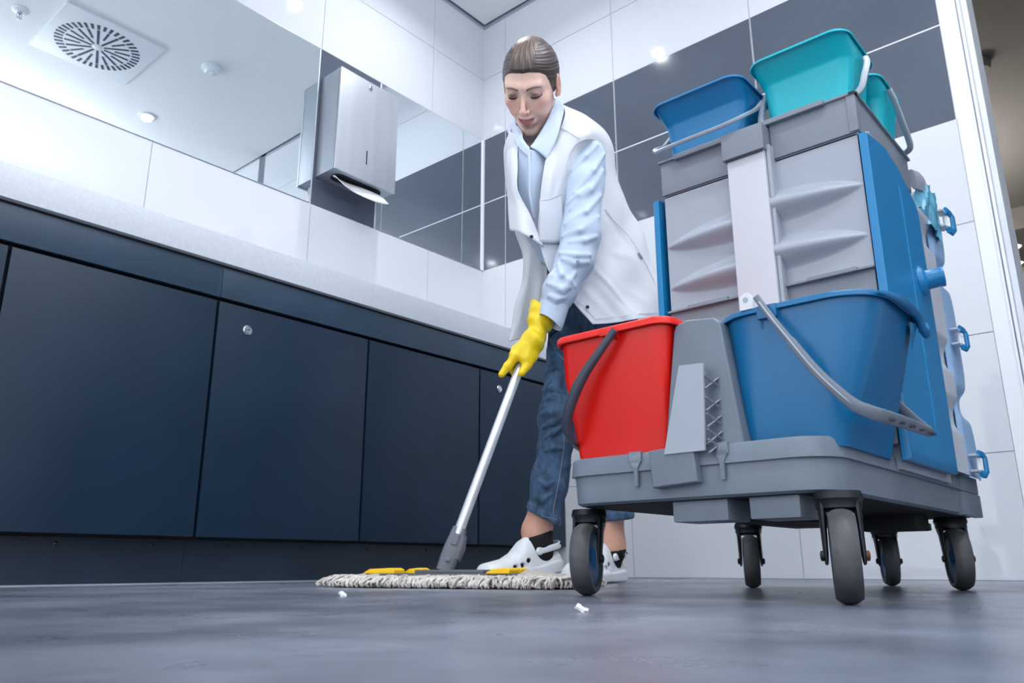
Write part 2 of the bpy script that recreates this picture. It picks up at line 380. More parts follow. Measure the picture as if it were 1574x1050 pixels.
# corridor fittings
for (px_, py_, r_, nm) in ((7.0, .84, .05, 'a'), (7.42, .885, .04, 'b')):
    o = MB().lathe([(.0001, -.008), (r_, -.008), (r_ + .01, 0), (.0001, 0)], (px_, py_, 2.45), (0, 0, 1), M['lens']).build('corridor_downlight', None, None)
    tag(o, 'bright round downlight in the corridor soffit beyond the doorway, ' + ('larger and nearer one' if nm == 'a' else 'smaller and farther one'), 'downlight', 'corridor downlights')
p = onz(1503, 97, 2.62)
o = MB().lathe([(.0001, -.05), (.05, -.048), (.058, -.03), (.06, 0), (.0001, 0)], (p[0], p[1] , 2.62), (0, 0, 1), M['corr2']).build('corridor_smoke_detector', None, None)
tag(o, 'small round smoke detector on the dim corridor ceiling beside the door frame', 'detector')
# ================================================================== VANITY: doors, fascia, kickboard, worktop
YD = 1.86
GX = [.003, .4995, .985, 1.4815, 1.9765, XB]
for i in range(len(GX) - 1):
    x0, x1 = GX[i], GX[i + 1]
    lab = ['navy cabinet unit at the far left, mostly out of the frame', 'widest-looking plain navy cabinet unit on the left, without a lock', 'navy cabinet unit with a round lock at its top left corner', 'plain navy cabinet unit right behind the mop pole', 'navy cabinet unit in the corner behind the cleaner\'s legs, lock beside the glove'][i]
    t = empty('cabinet', ((x0 + x1) / 2, YD + .2, 0.10), lab, 'cabinet', 'navy vanity cabinets')
    xe = x1 if i < len(GX) - 2 else x1 - .004
    MB().box(x0 + .001, xe - .001, YD + .021, YL - .003, .105, .715, M['black']).build('body', None, t, smooth=0)
    d = MB().box(x0 + .0038, xe - .0038, YD, YD + .019, .109, .705, M['navy'], .0012).build('door', None, t)
    if i in (2, 4):
        lx, lz = ((1.0737, .644) if i == 2 else (2.077, .650))
        l = MB().lathe([(.0135, 0), (.0135, -.003), (.0115, -.0045), (.0105, -.0035), (.0095, -.0035), (.0085, -.006), (.0001, -.006)], (lx, YD, lz), (0, 1, 0), M['chrome'], 24)
        lo = l.build('lock', None, d, label='round chrome cam lock')
        MB().box(lx - .004, lx + .004, YD - .0066, YD - .0055, lz - .0012, lz + .0012, M['black']).build('keyhole', None, lo) if False else None
    if i == 2:
        MB().box(1.0697, 1.0777, YD - .0068, YD - .0055, .6432, .6452, M['black']).build('keyway', None, d, smooth=0)
t = empty('cabinet_fascia', (.98, YD, .715), 'navy fascia boards running under the pale worktop above the cabinet doors', 'fascia')
for (x0, x1) in ((-.6, .9892), (.9902, XB - .004)):
    MB().box(x0, x1, YD, YD + .019, .716, .7985, M['navyf'], .0008).build('board', None, t)
t = empty('kickboard', (.99, 1.92, 0), 'recessed navy kickboard along the floor under the cabinets', 'kickboard')
for (x0, x1) in ((-.6, .9930), (.9936, XB - .004)):
    b_ = MB().box(x0, x1, 1.92, 1.935, .003, .104, M['navyk']).build('board', None, t, smooth=0)
for x in (.912, 1.1055, 1.334, 1.56, 1.80, 2.05, .70, .46):
    MB().lathe([(.005, 0), (.005, -.001), (.0035, -.0018), (.0001, -.0018)], (x, 1.92, .089), (0, 1, 0), M['dchrome'], 14).build('screw', None, t)
o = MB().box(-.6, XB - .004, 1.905, 1.9195, 0, .0035, M['gpl']).build('floor_seal', None); tag(o, 'thin grey sealant bead where the kickboard meets the floor', 'seal')
o = MB().box(-.6, XB - .003, YD - .014, YL - .003, .806, .884, M['counter'], .002).build('worktop'); tag(o, 'long pale speckled stone worktop with thick front edge above the navy cabinets', 'worktop')
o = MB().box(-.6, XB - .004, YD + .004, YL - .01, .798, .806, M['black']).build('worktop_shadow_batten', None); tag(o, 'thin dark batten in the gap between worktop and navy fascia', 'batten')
# ================================================================== PAPER TOWEL DISPENSER
x0, x1, y0, z0, z1 = 1.546, 1.828, 2.180, 1.427, 1.847
t = empty('paper_towel_dispenser', ((x0 + x1) / 2, YL - .002, z0), 'brushed steel paper towel dispenser on the tiled wall between two mirrors', 'dispenser')
MB().box(x0, x1, y0 + .012, YL - .003, z0 + .002, z1, M['steels'], .002).build('housing', None, t)
cv = MB()
cv.box(x0, x1, y0, y0 + .010, z0 - .001, z1, M['steel'], .002).build('front_cover', None, t)
MB().lathe([(.0085, 0), (.0085, -.004), (.006, -.005), (.0045, -.003), (.0001, -.003)], (1.687, y0, 1.823), (0, 1, 0), M['chrome'], 20).build('lock', None, t)
MB().box(1.682, 1.686, y0 - .0012, y0 + .001, 1.493, 1.550, M['black']).build('level_slot', None, t, smooth=0)
MB().loft([rrect(x0 + .03, x1 - .03, y0 + .03, YL - .035, z0 + .0015, .03), rrect(x0 + .03, x1 - .03, y0 + .03, YL - .035, z0 - .0008, .03)], M['black']).build('outlet', None, t)
rows = []
for i in range(11):
    a = i / 10; row = []
    for j in range(21):
        b = j / 20
        X_ = 1.575 + b * .19 + .035 * a * b; Y_ = 2.236 - .062 * a ** .7 * (.55 + .45 * b) + .006 * math.sin(b * 6 + a)
        Z_ = z0 - .003 - a * (.012 + .036 * b ** .8 + .034 * math.sin(PI * b)) + .004 * math.sin(a * 5 + b * 6) * a
        row.append((X_, Y_, Z_))
    rows.append(row)
mb = MB(); mb.loft(rows, M['paper'], closed=False, cap0=False, cap1=False)
o = mb.build('paper_towel', None, None); tag(o, 'white folded paper towel hanging out of the steel dispenser', 'paper towel')
s_ = o.modifiers.new('s', 'SOLIDIFY'); s_.thickness = .0012
# ================================================================== CLEANING CART
DX0, DX1, DY0, DY1, DZ0, DZ1 = .878, 1.552, .303, .666, .1165, .1785
cart = empty('cleaning_cart', (1.2, .48, 0), 'grey janitor cart with drawers, blue side panels and a bag holder on black castors', 'cart')
# --- deck: a hollow tray
def ring_d(off, z, r=.05): return rrect(DX0 + off, DX1 - off * .3, DY0 + off, DY1 - off, z, r, 8, [.012, .03, r, .012])
mb = MB()
mb.loft([ring_d(.008, DZ0), ring_d(.004, DZ0 + .003), ring_d(.0025, DZ0 + .038), ring_d(.0027, DZ0 + .0385), ring_d(-.0012, DZ0 + .0388), ring_d(0, DZ1 - .003), ring_d(.002, DZ1), ring_d(.008, DZ1), ring_d(.010, DZ1 - .002), ring_d(.012, DZ1 - .012)], M['deck'])
mb.loft([ring_d(.012, DZ0 - .001), ring_d(.012, DZ0 + .004)], M['deckshade'])
mb.build('deck', None, cart)
# right rear step of the deck
MB().box(1.434, 1.556, DY0 - .0045, DY0 + .01, DZ0 - .001, DZ0 + .036, M['deck'], .002).box(1.438, 1.556, DY0 - .003, DY0 + .01, DZ0 + .037, DZ1 + .002, M['deck'], .002).build('rear_step', None, cart)
# Y-shaped latches on the front and side
def latch(y, x=DX0):
    m_ = MB(); zz = DZ1
    m_.box(x - .0035, x + .002, y - .009, y + .009, zz - .012, zz + .0015, M['deck'], .001)
    m_.loft([[(x - .0035, y - .008, zz - .011), (x - .0035, y + .008, zz - .011), (x + .001, y + .008, zz - .011), (x + .001, y - .008, zz - .011)], [(x - .003, y - .003, zz - .020), (x - .003, y + .003, zz - .020), (x + .001, y + .003, zz - .020), (x + .001, y - .003, zz - .020)], [(x - .003, y - .0025, zz - .042), (x - .003, y + .0025, zz - .042), (x + .001, y + .0025, zz - .042), (x + .001, y - .0025, zz - .042)]], M['deck'])
    m_.build('latch', None, cart)
for y in (.550, .431): latch(y)
# square pad clipped on the front
cx_, cy_ = DX0 - .006, .4915
rot = lambda y, z: (cy_ + (y) * math.cos(-.06) - z * math.sin(-.06), .1545 + y * math.sin(-.06) + z * math.cos(-.06))
pad = []
for xx, s in ((DX0 + .002, 1), (DX0 - .010, 1), (DX0 - .012, .96)):
    pad.append([(xx - .002 * (z > 0), *rot(y * s, z * s)) for y, z in [(-.031, -.0215), (.031, -.0215), (.031, .0245), (-.031, .0245)]])
MB().loft(pad, M['deck']).build('front_pad', None, cart, bevel=.001)
# blocks under the deck
for (a, b, c, d, e, k) in ((.895, .955, .437, .511, .0905, 'gpl2'), (.895, .960, .350, .410, .0905, 'gpl2'), (1.03, 1.2, .43, .52, .098, 'deckshade'), (1.10, 1.17, .37, .41, .10, 'deckshade'), (1.36, 1.44, .355, .44, .092, 'deckshade'), (1.25, 1.5, .55, .60, .105, 'deckshade')):
    MB().box(a, b, c, d, e, DZ0 + .002, M['deck'] if k == 'gpl2' else M['deckshade'], .003).build('underside_block', None, cart)
MB().box(1.30, 1.80, .44, .56, .106, DZ0 + .004, M['deckshade'], .003).build('rear_crossbar', None, cart)
# --- castors: contact point, pivot, direction
def castor(cx, cy, ang, D=.097, wd=.027, hub='caster', top=DZ0, trail=.022):
    an_ = math.radians(ang); px, py = cx + trail * math.cos(an_), cy + trail * math.sin(an_)
    r = D / 2; d = np.array([cx - px, cy - py]); ln = np.linalg.norm(d); d = d / ln if ln > 1e-4 else np.array([-1.0, 0])
    ax = np.array([-d[1], d[0], 0]); c = np.array([cx, cy, r])
    t = tag(bpy.data.objects.new('castor', None)); COL.objects.link(t); t.parent = cart
    t.location = Vector((px, py, 0)) - cart.location; t.empty_display_size = .03
    w2 = wd / 2
    MB().lathe([(r - .011, -w2 + .001), (r - .005, -w2), (r - .0015, -w2 * .62), (r, -w2 * .3), (r, w2 * .3), (r - .0015, w2 * .62), (r - .005, w2), (r - .011, w2 - .001)], c, ax, M['rubber'], 40, closed=True).build('tyre', None, t)
    MB().lathe([(r - .0105, -w2 + .003), (.018, -w2 + .005), (.012, -w2 + .001), (.006, -w2), (.0001, -w2)][::-1] + [], c, ax, M['hubblue'], 30).lathe([(.0001, w2), (.006, w2), (.012, w2 - .001), (.018, w2 - .005), (r - .0105, w2 - .003)], c, ax, M['hubblue'], 30).lathe([(r - .0108, -w2 + .003), (r - .0108, w2 - .003)], c, ax, M['hubblue'], 30).build('hub', None, t)
    # fork: two curved plates + bridge + swivel head
    m_ = MB()
    for s in (-1, 1):
        o_ = ax * s * (w2 + .005)
        top_ = np.array([px, py, top - .016]) + o_ * .95
        mid = top_ * .62 + (c + o_) * .38 + np.array([0, 0, .008]); low = c + o_
        m_.tube([top_ + np.array([0, 0, .004]), top_, mid, low, low + np.array([0, 0, -.008]) + np.append(d, 0) * .002], [.017, .017, .013, .009, .006], M['caster'], 10, sec=(.30, 1.0), up=tuple(np.append(d, 0)))
    m_.build('fork', None, t)
    MB().lathe([(.020, top - .021), (.024, top - .018), (.024, top - .012), (.026, top - .008), (.024, top), (.0001, top)], (px, py, 0), (0, 0, 1), M['caster'], 24).lathe([(.0001, top - .022), (.020, top - .022), (.020, top - .02)], (px, py, 0), (0, 0, 1), M['caster'], 24).build('swivel_head', None, t)
    for s in (-1, 1):
        m_ = MB(); m_.lathe([(.0055, 0), (.0055, .004), (.003, .005), (.0001, .005)], c + ax * s * (w2 + .006), ax * s, M['rust'] if s > 0 and abs(cx - .874) < .01 else M['caster'], 10)
        m_.build('axle_bolt', None, t)
castor(.880, .302, 21)
castor(.932, .671, 22)
castor(1.447, .668, 27, D=.094)
castor(1.49, .331, 24, D=.098)
castor(1.74, .512, 24, D=.094, top=.112)
# ------------------------------------------------------------------ column with drawers
CX0, CX1, CY0, CY1 = 1.10, 1.36, .292, .612
MB().box(CX0 + .012, CX1, CY0 + .004, CY1 - .004, DZ1 - .02, .640, M['gpl']).build('column_body', None, cart, smooth=0)
# drawers: tall fronts with leaf-shaped bulges; left and right of the post
def drawer(ya, yb, za, zb, bulges):
    n, k = 48, 150; rows = []
    for i in range(k + 1):
        z = za + (zb - za) * i / k; row = []
        for j in range(n + 1):
            y = ya + (yb - ya) * j / n; d = 0
            for (yc, yt, zc, hz, dep) in bulges:      # fat end yc, pointed tip yt
                s_ = (y - yc) / (yt - yc)
                if 0 <= s_ < 1:
                    hw = hz * (1 - s_ ** 2.0) ** .75 + .0015
                    zz = (z - zc + .004 * s_) / hw
                    if abs(zz) < 1: d = max(d, dep * (.5 + .5 * math.cos(PI * zz)) ** .8 * (1 - s_ ** 2.0) ** .8)
            row.append((CX0 - d, y, z))
        rows.append(row)
    m_ = MB(); m_.loft(rows, M['gpl'], closed=False, cap0=False, cap1=False)
    m_.box(CX0 + .0005, CX0 + .012, ya, yb, za, zb, M['gpl'])
    return m_
YP0, YP1 = .423, .484         # post
for k, (zb, zt, lab) in enumerate(((.434, .638, None),)):
    d = drawer(CY0 + .002, YP0 + .004, zb, zt, [(YP0 + .003, CY0 + .004, .562, .026, .022), (YP0 + .003, CY0 + .006, .486, .026, .022)])
    d.build('drawer_front', None, cart)
    d = drawer(YP1 - .004, CY1 - .002, zb, zt, [(YP1 - .003, CY1 - .002, .550, .024, .020), (YP1 - .003, CY1 - .004, .478, .024, .020)])
    d.build('drawer_front', None, cart)
for (zb, zt) in ((.37, .432), (.19, .366)):
    for (ya, yb) in ((CY0 + .002, YP0 - .004), (YP1 + .002, CY1 - .002)):
        m_ = MB().box(CX0 - .002, CX0 + .012, ya, yb, zb, zt, M['tray'], .001)
        m_.box(CX0 - .010, CX0 + .004, ya - .001, yb + .001, zt - .0015, zt + .0015, M['tray']).box(CX0 - .012, CX0 + .004, ya + .02, yb - .035, zt - .002, zt + .004, M['tray'], .001)
        m_.build('tray', None, cart)
# top tray
m_ = MB()
for (ya, yb) in ((CY0 + .001, YP0 - .004), (YP1 - .0, CY1)):
    m_.box(CX0 - .004, CX0 + .008, ya, yb, .640, .700, M['tray'], .0012)
m_.box(CX0 + .002, CX0 + .010, YP0 - .006, YP1 + .002, .640, .700, M['tray'])
m_.box(CX0, CX1, CY1 - .008, CY1, .640, .700, M['tray'], .001).box(CX1 - .008, CX1, CY0, CY1, .640, .700, M['tray'], .001).box(CX0, CX1, CY0, CY1, .636, .642, M['tray'])
m_.box(CX0, CX1, CY0 - .002, CY0 + .006, .640, .700, M['tray'], .001)
# rim and the two overlapping lips
m_.box(CX0 - .008, CX1 + .004, CY0 - .006, CY0 + .006, .699, .703, M['tray'], .001).box(CX0 - .008, CX0 + .006, CY0 - .006, CY1 + .003, .699, .703, M['tray'], .001)
m_.box(CX0 - .013, CX0 - .002, CY0 + .04, YP0 + .004, .6965, .7045, M['tray'], .0012).box(CX0 - .013, CX0 - .002, YP1 + .01, CY1 - .03, .6945, .7035, M['tray'], .0012)
m_.box(CX0 - .006, CX0 + .01, CY0 - .003, CY0 + .010, .641, .7, M['tray'], .002)
m_.build('top_tray', None, cart)
# post with cap
MB().box(CX0 - .0235, CX0 + .01, YP0, YP1, DZ1, .652, M['post'], .002).box(CX0 - .018, CX0 + .008, YP0 - .007, YP0 - .001, DZ1, .66, M['gpl'], .001).build('post', None, cart)
MB().box(CX0 - .031, CX0 + .006, YP0 - .003, YP1 + .004, .650, .694, M['tray'], .002).box(CX0 - .028, CX0 + .004, YP0 + .001, YP1, .6485, .651, M['hdark']).build('post_cap', None, cart)
# --- blue side panels
def side_panel(y, s, name, top0=.635):
    # outline in x,z, swept to a shallow moulded pan
    out = [(CX0 - .004, DZ1 - .004), (CX0 - .004, top0), (CX0 + .085, top0 + .012), (CX0 + .150, .700 - .045), (CX0 + .262, .601), (CX0 + .262, DZ1 - .004)]
    out = [(CX0 - .004, DZ1 - .01), (CX0 - .006, .42), (CX0 - .004, top0), (CX0 + .085, .648), (1.245, .638), (1.328, .604), (1.337, .590), (1.337, .42), (1.337, DZ1 - .01)]
    def ring(e, dy):
        c = np.mean(np.array(out), 0); r_ = []
        for p in out:
            v = np.array(p) - c; r_.append((c[0] + v[0] * (1 - e), y + s * dy, c[1] + v[1] * (1 - e)))
        return r_
    m_ = MB(); m_.loft([ring(0, -.004), ring(0, .004), ring(.012, .007), ring(.05, .007)], M['blue2'])
    # two vertical ribs
    for xx, zt in ((1.240, .612),):
        m_.tube([(xx + .004, y + s * .006, DZ1 + .02), (xx, y + s * .0072, DZ1 + .06), (xx - .004, y + s * .0072, zt - .02), (xx - .008, y + s * .006, zt)], [.002, .0032, .0028, .0015], M['blue2'], 8, sec=(1, .5), up=(0, s, 0))
    return m_.build(name, None, cart)
side_panel(CY0 - .005, -1, 'side_panel'); side_panel(CY1 + .012, 1, 'side_panel')
# hose stub on the right panel
p = onx(1428, 430, 1.345)
m_ = MB(); cst = (1.292, CY0 - .010, .462); ax_ = np.array([.30, -.93, .10]); ax_ /= np.linalg.norm(ax_)
m_.lathe([(.026, -.006), (.024, .002), (.0155, .008), (.0145, .026), (.0155, .028), (.0155, .032), (.0118, .032), (.0125, .012), (.0001, .010)], cst, ax_, M['blue2'], 28).build('hose_stub', None, cart)
# little locating pegs on the tray rim corner
MB().lathe([(.004, 0), (.004, .006), (.0001, .007)], (1.125, CY0 - .004, .642), (0, 0, 1), M['trimw'], 10).box(1.115, 1.135, CY0 - .009, CY0, .640, .6435, M['gpl']).build('peg', None, cart)
# --- bag holder behind: pale frame panel with dimples, translucent blue panel, clips, top ring, bag film
def dimpled(x0, x1, y, z0, z1, m, dims, wave=0):
    n, k = 14, 90; rows = []
    for i in range(k + 1):
        z = z0 + (z1 - z0) * i / k; row = []
        for j in range(n + 1):
            b = j / n; x = x0 + (x1 - x0) * b
            xe = x - wave * b * max(0, max([math.exp(-((z - zc) / .035) ** 2) for zc in dims] or [0]))
            d = 0
            for zc in dims: d = max(d, .014 * math.exp(-((z - zc) / .022) ** 4 - ((b - .62) / .4) ** 4))
            edge = .006 * (1 - min(1, min(b, 1 - b) * 6)) ** 2
            row.append((xe, y + d + edge, z))
        rows.append(row)
    return rows
for s, yy in ((1, CY0 - .006),):
    m_ = MB(); m_.loft(dimpled(1.339, 1.460, yy, DZ1 - .002, .616, M['wpanel'], [.58, .37, .27], .012), M['wpanel'], closed=False, cap0=False, cap1=False)
    m_.box(1.342, 1.452, yy + .016, yy + .020, DZ1, .612, M['wpanel'])
    o = m_.build('bag_frame_panel', None, cart)
    m_ = MB(); m_.loft(dimpled(1.452, 1.556, yy + .004, DZ1 - .002, .640, M['pblue'], [.535, .30], .030), M['pblue'], closed=False, cap0=False, cap1=False)
    m_.box(1.454, 1.520, yy + .020, yy + .024, DZ1, .632, M['pblue'])
    m_.build('bag_flap_panel', None, cart)
MB().box(1.366, 1.380, CY0 + .016, CY1 - .01, DZ1, .612, M['wpanel']).box(1.52, 1.54, CY0 + .03, CY1 - .02, DZ1, .6, M['wpanel']).box(1.37, 1.54, CY1 - .02, CY1 - .01, DZ1, .61, M['wpanel']).build('bag_frame', None, cart, smooth=0)
for (u, v, sc) in ((1452, 340, 1.15), (1474, 520, 1.0), (1503, 713, 1.0)):
    c = ony(u, v, CY0 - .012); c = np.array([c[0], CY0 - .012, c[2]])
    tt = bpy.data.objects.new('clip', None); COL.objects.link(tt); tt.parent = cart; tt.location = Vector(c) - cart.location; tt.empty_display_size = .02
    h = .017 * sc
    MB().tube([c + np.array(q) * sc for q in [(-.004, -.004, .016), (.014, -.006, .015), (.018, -.008, .010), (.018, -.008, -.012), (.012, -.006, -.017), (-.004, -.004, -.017)]], .0042 * sc, M['blue2'], 8, sec=(1.5, .8), up=(0, -1, 0)).build('clip_lever', None, tt)
    MB().tube([c + np.array((0.004, 0, -.014)) * sc, c + np.array((.004, 0, .013)) * sc], .0035, M['trimw'], 10).box(c[0] - .022, c[0] + .006, c[1] - .004, c[1] + .008, c[2] + h * .65, c[2] + h * .85, M['wpanel'], .001).box(c[0] - .022, c[0] + .006, c[1] - .004, c[1] + .008, c[2] - h * .85, c[2] - h * .65, M['wpanel'], .001).build('hinge_pin', None, tt)
# ring the bag hangs on
pts = [(1.385, CY0 + .0, .676), (1.43, CY0 - .004, .684), (1.475, CY0 + .004, .684), (1.50, CY0 + .03, .684), (1.505, CY0 + .12, .684), (1.505, CY1 - .05, .684), (1.48, CY1 - .01, .684), (1.39, CY1, .68)]
MB().tube(spline(pts, 6), .012, M['gpl'], 10, sec=(.5, 1.5), up=(0, 0, 1)).build('bag_ring', None, cart)
m_ = MB(); rows = []
base = spline([(1.40, CY0 + .004, 0), (1.44, CY0 - .006, 0), (1.485, CY0 - .004, 0), (1.515, CY0 + .012, 0), (1.522, CY0 + .08, 0), (1.52, CY0 + .2, 0)], 8)
for i in range(9):
    a = i / 8; row = []
    for j, p in enumerate(base):
        row.append((p[0] + .004 * math.sin(j * 1.3 + i) - .01 * a + .02 * a * min(1, j / 20), p[1] - .004 * math.sin(j * .9 + i * .8) - .004, .682 - .055 * a - .035 * a * math.sin(min(1, j / 26) * PI) + .004 * math.sin(j * 2.1)))
    rows.append(row)
m_.loft(rows, M['film'], closed=False, cap0=False, cap1=False); o = m_.build('bag_film', None, cart)
# --- grey plate between the two big buckets and the small ribbed ramp
def plate(pts_yz, xa, xb, m, xt=0):
    zs = [z for y, z in pts_yz]; zm, zM = min(zs), max(zs)
    f = lambda x, z: x + xt * (z - zm) / (zM - zm)
    return [[(f(xa, z), y, z) for y, z in pts_yz], [(xb, y, z) for y, z in pts_yz]]
MB().loft(plate([(.512, DZ1 - .01), (.404, DZ1 - .01), (.424, .33), (.432, .338), (.470, .3425), (.486, .338), (.489, .33)], .884, 1.06, M['deck'])[0:2], M['deck2'] if 'deck2' in M else M['deck']).build('bucket_divider', None, cart, bevel=.002)
m_ = MB()
fr = lambda x: [(x, .5, DZ1 - .008), (x, .4452, DZ1 - .008), (x + .002, .4405, .277), (x + .002, .4735, .279)]
m_.loft([fr(.862), fr(.866)], M['gpl'])
m_.loft([[(.866, .448, DZ1), (.866, .450, DZ1), (.884, .450, DZ1), (.884, .448, DZ1)], [(.868, .4435, .27), (.868, .4455, .27), (.884, .4455, .27), (.884, .4435, .27)]], M['tray'])
for i, z in enumerate((.262, .235, .215, .196, .184)):
    m_.tube([(.866, .4415, z), (.884, .4325, z - .012)], .0012, M['gpl'], 6, sec=(3, .6)).tube([(.866, .4415, z - .016), (.884, .4325, z - .002)], .0010, M['gpl'], 6, sec=(3, .6))
m_.build('ramp', None, cart)
# ================================================================== BUCKETS
def bucket(name, label, rings, m, rim, skew=0, ymid=0, group=None, spout=None):
    """rings: (x0, x1, y0, y1, z, r); open tub with a wall and a rolled rim"""
    def rg(x0, x1, y0, y1, z, r, e=0, n=8):
        out = rrect(x0 + e, x1 - e, y0 + e, y1 - e, z, max(r - e, .003), n)
        out = [(x + skew * (y - ymid) * (x < (x0 + x1) / 2), y, z + (spout(x, y) if (spout and z > rings[-1][4] - .03) else 0)) for x, y, z in out]
        return out
    m_ = MB(); L_ = [rg(*r) for r in rings]
    x0, x1, y0, y1, z, r = rings[-1]; t, h = rim
    L_ += [rg(x0, x1, y0, y1, z - h, r, -.0005)] if False else []
    L_ += [rg(x0, x1, y0, y1, z - h, r, -t), rg(x0, x1, y0, y1, z - h * .9, r, -t * 1.25), rg(x0, x1, y0, y1, z - h * .2, r, -t * 1.25), rg(x0, x1, y0, y1, z, r, -t), rg(x0, x1, y0, y1, z + .0005, r, 0), rg(x0, x1, y0, y1, z - h * .3, r, .0025)]
    for q in rings[::-1][1:]: L_.append(rg(*q[:4], q[4] + .003, q[5], .003))
    m_.loft(L_, m)
    c = ((rings[0][0] + rings[0][1]) / 2, (rings[0][2] + rings[0][3]) / 2, rings[0][4])
    t_ = empty(name, c, label, 'bucket', group)
    m_.build('tub', None, t_)
    return t_
t = bucket('mop_bucket', 'large red rectangular mop bucket on the left side of the cart deck', [(.893, 1.055, .513, .651, .1675, .010), (.888, 1.062, .506, .658, .215, .012), (.872, 1.074, .498, .664, .29, .016), (.864, 1.078, .490, .664, .348, .020)], M['red'], (.006, .010), 0.0, .575)
b_ = MB().box(.853, .868, .563, .584, .335, .345, M['red'], .002).loft([[(.863, .561, .330), (.863, .567, .330), (.870, .567, .330), (.870, .561, .330)], [(.856, .560, .342), (.856, .567, .342), (.866, .567, .342), (.866, .560, .342)]], M['red']).build('handle_lug', None, t)
P = spline([onx(945, 507, .851), onx(922, 540, .850), onx(900, 572, .850), onx(884, 603, .852), onx(874, 632, .856), onx(871, 655, .862), onx(876, 672, .871), onx(884, 682, .885), (.93, .672, .2), (1.02, .676, .200), (1.06, .675, .206), (1.080, .668, .24), (1.084, .64, .29), (1.084, .58, .345)], 7)
rr = [.0045 + .003 * math.exp(-((i - 24) / 16) ** 2) for i in range(len(P))]
MB().tube(P, rr, M['hdark'], 12, sec=(1.0, .85, .7), up=(-1, 0, 0)).build('handle', None, t, label='dark grey handle')

t = bucket('mop_bucket', 'large blue mop bucket with rounded right end, beside the grey divider', [(.905, 1.092, .298, .418, .1675, .020), (.900, 1.092, .288, .422, .20, .028), (.893, 1.088, .266, .428, .26, .040), (.889, 1.089, .250, .434, .31, .050), (.886, 1.090, .243, .437, .338, .053)], M['blue'], (.0045, .007), 0.0, .34)
m_ = MB()
# ribs under the rim and the scalloped pouring edge on the right
for y in (.372, .350):
    m_.loft([[(.882, y - .0015, .335), (.882, y + .0015, .335), (.892, y + .0015, .335), (.892, y - .0015, .335)], [(.8905, y - .001, .306), (.8905, y + .001, .306), (.896, y + .001, .306), (.896, y - .001, .306)]], M['blue'])
m_.box(.879, .888, .350, .374, .322, .338, M['blue'], .001)
m_.build('rim_rib', None, t)
MB().tube(spline([(.905, .243, .334), (.94, .2365, .336), (.985, .2335, .337), (1.03, .2345, .334), (1.05, .236, .325), (1.07, .2365, .320), (1.082, .238, .331), (1.088, .244, .326)], 6), [min(.0062, .0015 + .0005 * i_) for i_ in range(43)], M['blue'], 10, sec=(.8, 1.1), up=(0, 0, 1)).build('pouring_lip', None, t)
MB().loft([[(1.02, .2415, .325), (1.035, .2385, .325), (1.05, .2415, .325)], [(1.034, .2475, .292), (1.035, .247, .292), (1.036, .2475, .292)]], M['blue']).build('lip_rib', None, t)
m_ = MB().loft([[(.8865, *p) for p in [(.3775, .337), (.3775 + .0005, .352), (.382, .3575), (.3875, .3585), (.393, .3545), (.3945, .346), (.394, .337)]], [(.8795, *p) for p in [(.3775, .337), (.3775 + .0005, .352), (.382, .3575), (.3875, .3585), (.393, .3545), (.3945, .346), (.394, .337)]]], M['white_pl'])
m_.lathe([(.0036, 0), (.0036, .0006), (.0001, .0006)], (.8797, .3865, .3495), (-1, 0, 0), M['hlight'], 16)
m_.build('handle_lug', None, t, bevel=.0012, label='white pierced lug')
P = spline([(.872, .3695, .3475), (.868, .352, .318), (.866, .330, .283), (.866, .308, .248), (.868, .288, .222), (.873, .272, .204), (.882, .2585, .1955), (.90, .2515, .193), (.97, .247, .1935), (1.045, .2455, .194), (1.066, .250, .198), (1.082, .27, .22), (1.088, .31, .27), (1.09, .37, .345)], 7)
rr = [.0036 if i < 14 else (.0048 + .0018 * math.exp(-((i - 46) / 18) ** 2)) for i in range(len(P))]
h_ = MB().tube(P, rr, M['hmid'], 12, sec=(1.15, .75, .65), up=(-1, 0, 0)).build('handle', None, t, label='mid grey handle')
m_ = MB()
for k in range(7):
    q = P[50 + k * 3]; m_ = MB(); m_.box(q[0] - .0038, q[0] + .0038, q[1] - .0075, q[1] - .0005, q[2] - .0045, q[2] - .0025, M['hdark']); m_.build('grip_slot', None, h_, smooth=0)
for i_, (a, b) in enumerate(((2, 12),)):
    MB().tube([np.array(p) + np.array([-.0035, 0, 0]) for p in P[2:40]], .0012, M['hlight'], 6).build('handle_rib', None, h_)
# small buckets on the top tray
def small(name, label, x0, x1, y0, y1, m, group, hpts):
    zb = .645
    t = bucket(name, label, [(x0 + .044, x1 - .016, y0 + .020, y1 - .016, zb, .016), (x0 + .040, x1 - .012, y0 + .016, y1 - .010, .70, .018), (x0 + .036, x1 - .008, y0 + .006, y1 - .004, .770, .02), (x0 + .033, x1 - .006, y0 + .004, y1 - .003, .774, .021), (x0, x1, y0, y1, .797, .024)], m, (.003, .004), group=group)
    # spread: handle
    MB().tube(spline(hpts, 8), .0042, M['hlight'], 10, sec=(1.2, .8, .7)).build('handle', None, t, label='pale grey handle')
    return t
xf = 1.072
